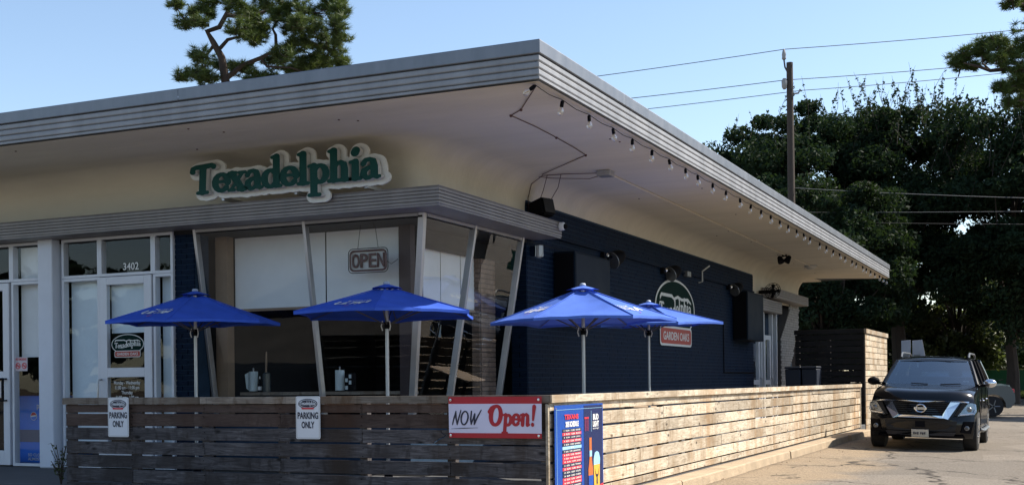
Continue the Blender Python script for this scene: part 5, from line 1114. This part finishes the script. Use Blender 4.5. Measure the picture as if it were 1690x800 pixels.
# ------------------------------------------------------------------ trees
def np_mesh(name, V, nper, mat, parent=None, loc=None):
    nf = len(V)//nper; me = bpy.data.meshes.new(name); me.vertices.add(len(V)); me.vertices.foreach_set('co', np.asarray(V, 'f').ravel())
    me.loops.add(len(V)); me.loops.foreach_set('vertex_index', np.arange(len(V), dtype='i')); me.polygons.add(nf); me.polygons.foreach_set('loop_start', np.arange(0, len(V), nper, dtype='i')); me.polygons.foreach_set('loop_total', np.full(nf, nper, 'i'))
    me.update(calc_edges=True); me.materials.append(mat); return me
def unit(n): v = rng.normal(size=(n, 3)); return v/np.linalg.norm(v, axis=1)[:, None]
def leaves(cent, size, flat_=.45):   # one diamond per centre
    n = len(cent); d = unit(n); e = unit(n); e = np.cross(d, e); e /= np.linalg.norm(e, axis=1)[:, None]; s = size*rng.uniform(.6, 1.3, (n, 1))
    V = np.stack([cent-d*s, cent+e*s*flat_, cent+d*s, cent-e*s*flat_], 1); return V.reshape(-1, 3)
def oak(name, label, x, y, z0, trunk_h, crown_c, crown_r, nclump, nleaf, lsize, mat, tr=.28, sprouts=0, group='dark leafy trees beyond the lot', low=0.):
    """trunk, limbs to clumps, crown of leaf clumps; crown_c relative to the foot"""
    t = thing(name, label, 'tree', (x, y, z0), group=group); foot = np.array([x, y, z0]); cc = np.array(crown_c); cr = np.array(crown_r)
    u = unit(nclump); rr = rng.uniform(.35, 1.0, (nclump, 1))**.6; cl = cc+u*rr*cr*rng.uniform(.85, 1.12, (nclump, 1)); cl[:, 2] = np.maximum(cl[:, 2], low+rng.uniform(0, 1, nclump))
    q = MB(); top = np.array([0, 0, trunk_h]); q.tube([(0, 0, -.2), (.04, .02, trunk_h*.4), (-.05, .03, trunk_h*.75), tuple(top), (.1, .1, cc[2]+cr[2]*.4)], [tr*1.35, tr, tr*.85, tr*.75, tr*.25], 9)
    for i in range(min(nclump, 34)):
        c = cl[i]; mid = top*.45+c*.55+rng.normal(0, .25, 3); mid[2] = min(mid[2], c[2]); s0 = top*rng.uniform(.75, 1.1); r0 = tr*rng.uniform(.2, .42)
        q.tube([tuple(s0), tuple(s0*.4+mid*.6+rng.normal(0, .12, 3)), tuple(mid), tuple(c)], [r0, r0*.7, r0*.45, .015], 5, caps=False)
    q.build('trunk', MT['bark'], t, local=True, smooth=True)
    per = nleaf//nclump; cs = rng.uniform(.45, 1.15, (nclump, 1)); C = np.repeat(cl, per, 0); sc = np.repeat(cs, per, 0)*max(cr)*.20
    p = C+unit(len(C))*(rng.uniform(0, 1, (len(C), 1))**.45)*sc*np.array([1.25, 1.25, .75])
    V = [leaves(p, lsize)]
    if sprouts:
        tw = MB(); sp = []
        for i in range(sprouts):
            a = rng.uniform(0, 2*PI); rad_ = rng.uniform(0, 1)**.5; b = cc+np.array([cr[0]*rad_*math.cos(a), cr[1]*rad_*math.sin(a), cr[2]*math.sqrt(max(0, 1-rad_**2))*.82])
            h_ = rng.uniform(.9, 2.6); dr = np.array([rng.normal(0, .28), rng.normal(0, .28), 1]); dr /= np.linalg.norm(dr); e = b+dr*h_; m_ = (b+e)/2+rng.normal(0, .08, 3)
            tw.tube([tuple(b), tuple(m_), tuple(e)], [.013, .009, .004], 4, caps=False); k_ = int(26*h_); f = rng.uniform(0, .92, (k_, 1))**1.25; sp.append(b+(e-b)*f+rng.normal(0, .09, (k_, 3))*(1.15-f))
        V.append(leaves(np.concatenate(sp), lsize*.75)); stuff(tw.build('twigs', MT['bark'], t, local=True))
    me = np_mesh('crown', np.concatenate(V), 4, MT[mat]); stuff(link('crown', me, None, t)); return t
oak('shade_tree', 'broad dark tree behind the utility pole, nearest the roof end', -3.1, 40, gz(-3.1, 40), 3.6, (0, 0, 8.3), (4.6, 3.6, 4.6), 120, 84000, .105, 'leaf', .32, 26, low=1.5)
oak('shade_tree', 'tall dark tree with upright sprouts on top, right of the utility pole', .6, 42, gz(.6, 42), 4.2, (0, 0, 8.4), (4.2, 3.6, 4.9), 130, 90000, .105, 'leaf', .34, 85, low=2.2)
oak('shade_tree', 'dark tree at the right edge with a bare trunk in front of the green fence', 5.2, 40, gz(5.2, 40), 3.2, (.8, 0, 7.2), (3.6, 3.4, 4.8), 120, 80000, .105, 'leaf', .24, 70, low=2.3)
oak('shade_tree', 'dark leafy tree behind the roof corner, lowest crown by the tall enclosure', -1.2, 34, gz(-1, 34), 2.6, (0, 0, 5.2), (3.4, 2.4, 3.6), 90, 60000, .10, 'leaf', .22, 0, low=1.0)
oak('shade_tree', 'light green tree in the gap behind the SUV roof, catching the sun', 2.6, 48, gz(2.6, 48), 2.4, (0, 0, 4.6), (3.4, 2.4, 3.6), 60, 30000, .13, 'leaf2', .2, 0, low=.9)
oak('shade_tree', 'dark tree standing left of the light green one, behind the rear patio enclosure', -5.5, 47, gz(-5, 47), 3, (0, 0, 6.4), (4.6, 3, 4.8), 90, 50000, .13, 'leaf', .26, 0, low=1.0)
oak('shade_tree', 'tree at the right edge of the view beyond the green fence', 9.2, 46, gz(9, 46), 3, (0, 0, 7.2), (4.6, 3.6, 5.4), 100, 50000, .125, 'leaf', .28, 40, low=2.0)
for x, y, r, h_, lb in ((-2.6, 54, 4.2, 3.6, 'low dark shrubs far behind the tall enclosure'), (6.9, 57, 3.0, 2.4, 'olive brown bush behind the green fence at right'), (.2, 51, 3.6, 6.5, 'tall dark shrub filling the gap behind the SUV, left of the pale signs'), (4.2, 55, 3.6, 6.0, 'tall olive shrub far behind the SUV between the tree trunks')):
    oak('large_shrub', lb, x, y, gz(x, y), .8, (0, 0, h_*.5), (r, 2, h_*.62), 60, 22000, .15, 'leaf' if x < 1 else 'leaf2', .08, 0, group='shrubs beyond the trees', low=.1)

def tufts(cent, nl, ln, wd):
    n = len(cent); C = np.repeat(cent, nl, 0); d = unit(n*nl); d[:, 2] = d[:, 2]*.75+.22; s = np.cross(d, unit(n*nl)); s /= np.linalg.norm(s, axis=1)[:, None]; l_ = ln*rng.uniform(.6, 1.15, (n*nl, 1))
    V = np.stack([C-s*wd+d*l_*.08, C+s*wd+d*l_*.08, C+d*l_], 1); return V.reshape(-1, 3)
def pine(label, x, y, z0, trunk, limbs, clumps, ntuft, ln=.24, tr=.2):
    t = thing('pine_tree', label, 'tree', (x, y, z0), group='pines'); T = lambda p: (p[0]-x, p[1]-y, p[2]-z0); q = MB()
    q.tube([T(p[:3]) for p in trunk], [p[3] for p in trunk], 9)
    for l_ in limbs: q.tube([T(p[:3]) for p in l_], [p[3] for p in l_], 6, caps=False)
    q.build('trunk', MT['pbark'], t, local=True, smooth=True)
    P = []
    tw = MB()
    for (cx_, cy_, cz_, rx, rz_, k_) in clumps:
        c = np.array(T((cx_, cy_, cz_))); kk = int(k_*ntuft); p = c+unit(kk)*(rng.uniform(0, 1, (kk, 1))**.5)*np.array([rx, rx*.9, rz_]); P.append(p)
        for j in range(0, kk, 3): tw.tube([tuple(c+rng.normal(0, .12, 3)), tuple((c+p[j])/2+rng.normal(0, .06, 3)), tuple(p[j])], [.022, .014, .006], 4, caps=False)
    stuff(tw.build('twigs', MT['pbark'], t, local=True))
    me = np_mesh('needles', tufts(np.concatenate(P), 46, ln, .011), 3, MT['needle']); stuff(link('needles', me, None, t))

pine('tall pine with a crooked trunk rising behind the flat roof at left', -22.9, 26.4, 0, [(-22.9,26.4,-0.1,0.3),(-22.9,26.12,12.1,0.2),(-22.93,26.1,13.18,0.18),(-23.09,26.03,14.37,0.15),(-23.39,25.89,14.98,0.12),(-23.61,25.8,15.41,0.11),(-23.17,26.0,15.57,0.1),(-22.86,26.14,16.17,0.09),(-22.68,26.22,16.89,0.08),(-22.53,26.28,18.08,0.05)],
 [[(-23.15,26.0,14.73,0.08),(-22.87,26.13,15.07,0.07),(-22.56,26.27,15.16,0.05),(-22.26,26.41,15.2,0.02)],[(-22.9,26.12,13.58,0.11),(-22.35,26.36,14.05,0.095),(-21.7,26.66,14.33,0.08),(-21.15,26.91,14.64,0.06),(-20.6,27.16,14.82,0.02)],[(-21.13,26.92,14.71,0.07),(-21.14,26.91,15.24,0.06),(-21.25,26.87,15.48,0.05),(-21.03,26.97,15.91,0.02)],[(-22.86,26.14,16.05,0.1),(-22.12,26.47,15.92,0.08),(-21.46,26.77,16.2,0.06),(-20.81,27.07,16.19,0.02)],[(-23.54,25.83,15.65,0.07),(-23.97,25.63,15.65,0.05),(-24.41,25.43,15.9,0.04),(-24.73,25.29,16.38,0.02)],[(-23.39,25.89,14.83,0.07),(-23.61,25.79,14.5,0.05),(-23.71,25.75,14.02,0.03),(-23.45,25.87,13.42,0.02)],[(-20.6,27.16,14.82,0.06),(-19.95,27.46,14.98,0.05),(-19.19,27.8,14.57,0.03),(-18.86,27.95,14.21,0.01)],[(-21.7,26.66,14.33,0.06),(-21.48,26.76,14.0,0.05),(-20.61,27.16,13.94,0.03),(-19.74,27.55,13.62,0.01)],[(-20.81,27.07,16.19,0.05),(-19.93,27.46,16.13,0.03),(-19.06,27.86,16.0,0.01)]],
 [(-24.17,24.62,16.21,0.33,0.24,0.55),(-24.5,25.55,15.8,0.45,0.33,0.77),(-23.6,25.34,15.63,0.33,0.24,0.55),(-23.85,26.05,16.64,0.52,0.38,0.88),(-23.79,26.16,16.3,0.39,0.28,0.66),(-21.69,25.14,15.97,0.52,0.38,0.88),(-21.49,25.05,14.99,0.59,0.43,0.99),(-22.67,27.41,15.76,0.59,0.43,0.99),(-21.33,25.98,15.45,0.52,0.38,0.88),(-21.39,25.87,14.84,0.45,0.33,0.77),(-22.4,28.09,16.89,0.65,0.47,1.1),(-20.75,26.99,16.35,0.65,0.47,1.1),(-21.21,28.06,15.86,0.52,0.38,0.88),(-20.11,27.3,16.11,0.72,0.52,1.21),(-19.52,28.14,16.38,0.78,0.57,1.32),(-18.35,26.95,15.31,0.52,0.38,0.88),(-19.75,28.02,15.3,0.72,0.52,1.21),(-20.39,28.55,14.65,0.78,0.57,1.32),(-19.12,27.91,14.59,0.65,0.47,1.1),(-19.28,28.61,14.29,0.45,0.33,0.77),(-20.48,27.82,14.13,0.59,0.43,0.99),(-20.01,25.89,13.97,0.65,0.47,1.1),(-21.75,27.55,14.45,0.52,0.38,0.88),(-22.53,26.6,13.96,0.52,0.38,0.88),(-21.54,26.04,13.36,0.45,0.33,0.77),(-22.91,24.46,13.98,0.59,0.43,0.99),(-24.75,26.56,14.09,0.52,0.38,0.88),(-23.5,25.75,13.52,0.52,0.38,0.88),(-23.67,26.54,14.2,0.39,0.28,0.66),(-23.54,27.16,14.33,0.26,0.19,0.44),(-21.01,27.73,14.04,0.39,0.28,0.66),(-20.49,28.69,13.84,0.52,0.38,0.88),(-24.32,25.11,13.59,0.33,0.24,0.55),(-21.95,27.61,13.76,0.39,0.28,0.66),(-20.06,27.21,14.89,0.65,0.47,1.1),(-20.03,28.95,17.79,1.04,0.76,1.76),(-21.72,27.98,17.99,1.17,0.85,1.98),(-21.74,25.23,17.17,0.91,0.66,1.54),(-19.6,26.33,15.31,0.52,0.38,0.88),(-18.36,27.18,14.9,0.52,0.38,0.88),(-20.12,29.01,14.36,0.52,0.38,0.88),(-20.91,26.8,15.85,0.52,0.38,0.88),(-22.36,26.81,16.28,0.45,0.33,0.77),(-18.5,27.41,15.93,0.45,0.33,0.77),(-20.62,27.18,14.71,0.45,0.33,0.77),(-19.63,27.2,15.43,0.52,0.38,0.88),(-21.4,26.27,15.18,0.39,0.28,0.66),(-19.56,27.93,13.56,0.45,0.33,0.77),(-19.2,28.09,16.81,0.65,0.47,1.1),(-24.92,26.62,16.58,0.33,0.24,0.55),(-23.35,26.55,16.96,0.52,0.38,0.88)], 46, .30)
pine('pine at the right edge whose dark branch reaches in over the leafy trees', 7.0, 30.9, .28, [(7.0,30.9,0.2,0.3),(6.45,30.65,5.84,0.26),(6.56,30.7,9.83,0.22),(6.58,30.7,11.83,0.2),(6.69,30.75,15.42,0.12)],
 [[(6.18,30.52,11.53,0.12),(5.45,30.19,11.56,0.08),(4.99,29.99,11.51,0.06),(4.63,29.82,11.65,0.05),(4.18,29.62,11.78,0.02)],[(4.99,29.99,11.51,0.04),(4.76,29.88,11.75,0.03),(4.73,29.86,12.01,0.02)],[(6.54,30.68,11.03,0.08),(5.99,30.44,11.04,0.05),(5.26,30.11,10.91,0.02)],[(6.56,30.7,13.42,0.08),(6.02,30.45,13.67,0.05),(5.47,30.2,13.8,0.02)],[(6.53,30.68,10.33,0.05),(5.98,30.44,10.54,0.04),(5.44,30.19,10.44,0.02)]],
 [(3.94,30.36,12.1,0.36,0.26,0.78),(4.28,30.37,12.22,0.36,0.26,0.78),(4.53,30.74,12.37,0.36,0.26,0.78),(4.86,30.26,12.45,0.43,0.31,0.94),(5.23,29.43,12.24,0.41,0.29,0.88),(5.52,30.94,12.33,0.41,0.29,0.88),(4.03,30.46,11.91,0.3,0.21,0.65),(4.42,30.53,11.88,0.26,0.19,0.57),(6.0,30.58,12.23,0.6,0.42,1.3),(5.4,30.59,11.82,0.24,0.17,0.52),(6.01,29.88,11.5,0.72,0.51,1.56),(5.57,30.9,11.14,0.48,0.34,1.04),(5.99,30.58,11.17,0.6,0.42,1.3),(5.31,29.71,10.83,0.31,0.22,0.68),(5.64,29.42,13.53,0.36,0.26,0.78),(6.0,31.14,13.93,0.42,0.3,0.91),(5.96,31.39,10.8,0.36,0.26,0.78),(5.22,29.27,11.73,0.26,0.19,0.57),(5.78,30.94,10.52,0.26,0.19,0.57),(5.52,30.05,10.41,0.19,0.14,0.42),(6.6,30.02,12.65,0.96,0.68,2.08),(6.9,30.44,11.33,0.96,0.68,2.08),(4.88,30.47,12.03,0.24,0.17,0.52)], 40, .25)

# ------------------------------------------------------------------ pole, wires, background
up = thing('utility_pole', 'tall dark wooden utility pole with insulators standing behind the roof', 'utility pole', (-2.03, 32.3, .2))
MB().tube([(-2.03, 32.3, 0), (-2.035, 32.3, 7), (-2.05, 32.3, 13.15)], [.155, .14, .12], 12).build('post', MT['polewood'], up, smooth=True)
MB().tube([(-2.10, 32.3, 12.75), (-2.22, 32.28, 13.0), (-2.25, 32.27, 13.28)], .035, 6).build('top_bracket', MT['wire'], up); MB().lathe([(.05, 0), (.085, .05), (.07, .12), (.085, .18), (.07, .26), (.05, .34), (.03, .4)], (-2.25, 32.27, 13.27), 10).build('insulator', MT['ceramic'], up, smooth=True)
MB().lathe([(.05, -.2), (.1, -.12), (.11, .1), (.06, .2)], (-2.22, 32.15, 12.35), 10).build('insulator', MT['ceramic'], up, smooth=True); MB().tube([(-1.92, 32.3, 11.98), (-1.75, 32.35, 12.0), (-1.68, 32.36, 12.14)], .035, 6).build('insulator', MT['ceramic'], up)
def wire_(p, q_, r, sag, label, mat='wire', n=16):
    p, q_ = Vector(p), Vector(q_); pts = []
    for i in range(n+1):
        t = i/n; a = p.lerp(q_, t); a.z -= sag*4*t*(1-t); pts.append(a)
    tag(MB().tube(pts, r, 5).build('overhead_wire', MT[mat]), label, 'wire')
def far(a, b, k): a, b = Vector(a), Vector(b); return b+(b-a)*k
P1, P2, P3 = (-2.25, 32.27, 13.66), (-2.22, 32.2, 12.5), (-1.7, 32.4, 12.1)
wire_(P1, (20.0, 42.5, 16.1), .014, .25, 'topmost overhead wire running right from the pole top'); wire_(P1, (-24.4, 21.3, 10.75), .014, .2, 'topmost overhead wire running left from the pole top behind the roof')
wire_(P2, (20.0, 42.5, 15.0), .014, .3, 'middle overhead wire running right from the pole'); wire_(P2, (-24.4, 21.3, 10.3), .014, .2, 'middle overhead wire running left from the pole behind the roof')
wire_(P3, (20.0, 42.5, 14.9), .013, .35, 'lowest of the three high wires right of the pole'); wire_(P3, (-24.4, 21.3, 9.8), .013, .2, 'lowest of the three high wires left of the pole')
wire_((-1.9, 32.3, 8.5), (14, 39, 7.8), .009, .15, 'pale cable crossing the dark trees highest, from the pole to the right', 'wirelight'); wire_((-1.9, 32.3, 7.6), (14, 39, 7.55), .007, .06, 'pale cable crossing the dark trees in the middle', 'wirelight'); wire_((-1.9, 32.3, 7.25), (14, 39, 6.9), .006, .04, 'dim cable crossing the dark trees lowest', 'wire')
# two sign panels seen over the SUV roof
for k_, (x0, x1, lb) in enumerate(((2.22, 2.51, 'pale square sign panel above the SUV roof, left of the pair'), (2.55, 2.86, 'pale square sign panel above the SUV roof, right of the pair'))):
    t = thing('street_sign', lb, 'sign', ((x0+x1)/2, 28.8+k_*.15, gz(2.5, 29)), group='pair of pale signs over the SUV'); Y = 28.8+k_*.15
    m = MB(); m.hexa([(x0, Y, 2.06), (x1+(.10 if k_ else 0), Y, 2.06), (x1+(.10 if k_ else 0), Y+.02, 2.06), (x0, Y+.02, 2.06), (x0, Y, 2.66), (x1, Y, 2.68), (x1, Y+.02, 2.68), (x0, Y+.02, 2.66)]); m.build('panel', MT['signback'], t, bevel=.004); MB().tube([((x0+x1)/2, Y+.05, .2), ((x0+x1)/2, Y+.05, 2.6)], .03, 6).build('post', MT['steel'], t)
    m = MB(); m.box(x0+.04, x1-.06, Y-.004, Y-.001, 2.12, 2.2); m.build('faded_print', MT['silver'], t)
gfn = thing('green_fence', 'green screened fence far behind the grey car at the right edge', 'fence', (8, 51.6, .5))
for i in range(9):
    X = 1.0+i*2.4; MB().box(X+.03, X+2.37, 51.58, 51.61, .62, 1.78).build('screen_panel', MT['gfence'], gfn); MB().box(X-.03, X+.03, 51.56, 51.64, .4, 1.84).build('fence_post', MT['steel'], gfn)
MB().box(1, 22.6, 51.59, 51.62, 1.783, 1.83).build('top_rail', MT['beige'], gfn)
bb_ = thing('background_building', 'plain beige wall of a low building behind the trees at right', 'building', (9, 66, .7)); MB().box(-2, 24, 64, 72, .4, 4.0).build('wall', MT['beige'], bb_); MB().box(-2.3, 24.3, 63.7, 72.3, 4.0, 4.25).build('roof', MT['capmetal'], bb_)
for X in (1.5, 5.0, 8.5, 12): w_ = MB().box(X, X+1.2, 63.95, 64.02, 1.6, 2.9).build('window', MT['alu'], bb_); MB().box(X+.06, X+1.14, 63.94, 63.948, 1.66, 2.84).build('pane', MT['carin'], w_)
m = MB(); m.addf([(x, y, gz(x, y)+.07+(y-45)*.012) for y in (46.5, 52, 62) for x in (1.2, 4, 8, 14)], [(j*4+i, j*4+i+1, j*4+i+5, j*4+i+4) for j in range(2) for i in range(3)]); struct(m.build('lawn', MT['grass']))
q = rng.uniform((1.3, 46.6, 0), (14, 52, 0), (9000, 3)); q[:, 2] = [gz(a, b)+.1+(b-45)*.012 for a, b in q[:, :2]]
o = link('grass_blades', np_mesh('grass', tufts(q, 4, .16, .012), 3, MT['grass'])); stuff(o)
# fallen leaves and grit on the lot by the kerb
p = np.stack([2.86+np.abs(rng.normal(0, .4, 120)), rng.uniform(-2, 17, 120), np.zeros(120)], 1); p[:, 2] = [gz(a, b)+.012 for a, b in p[:, :2]]
o = link('fallen_leaves', np_mesh('litter', leaves(p, .016), 4, MT['tan'])); stuff(o)
oak('shade_tree', 'tree standing just right of the view that shades the lane behind the SUV', 15.5, 33, gz(15, 33), 3, (0, 0, 7.5), (4.6, 4.2, 4.6), 60, 14000, .26, 'leaf', .28, 0, low=2.5)
# things across the street, behind the photographer, that the glass can mirror
for x, y, r, h_, lb in ((-44, -40, 6, 9, 'tree across the street mirrored in the shop glass, farthest left'), (-32, -43, 6, 8, 'tree across the street mirrored in the shop glass, second from left'), (-20, -41, 6, 9, 'tree across the street mirrored in the shop glass, third from left'), (-8, -44, 6, 8, 'tree across the street mirrored in the shop glass, nearest the middle'), (5, -42, 6, 9, 'tree across the street mirrored in the shop glass, right of the middle'), (26, 12, 5, 7, 'unseen tree added beyond the lot to darken the bay glass, nearer'), (27, 24, 5, 7, 'unseen tree added beyond the lot to darken the bay glass, farther')):  # the two lot trees are unseen, added to darken the bay glass
    oak('street_or_added_tree', lb, x, y, 0, 2.0, (0, 0, h_*.55), (r*1.15, r, h_*.5), 50, 11000, .34, 'leaf', .3, 0, group='trees across the street and added unseen lot trees', low=.3)
# every struct/stuff object is already marked; remove helper meshes without users
for me in [m_ for m_ in bpy.data.meshes if m_.users == 0]: bpy.data.meshes.remove(me)
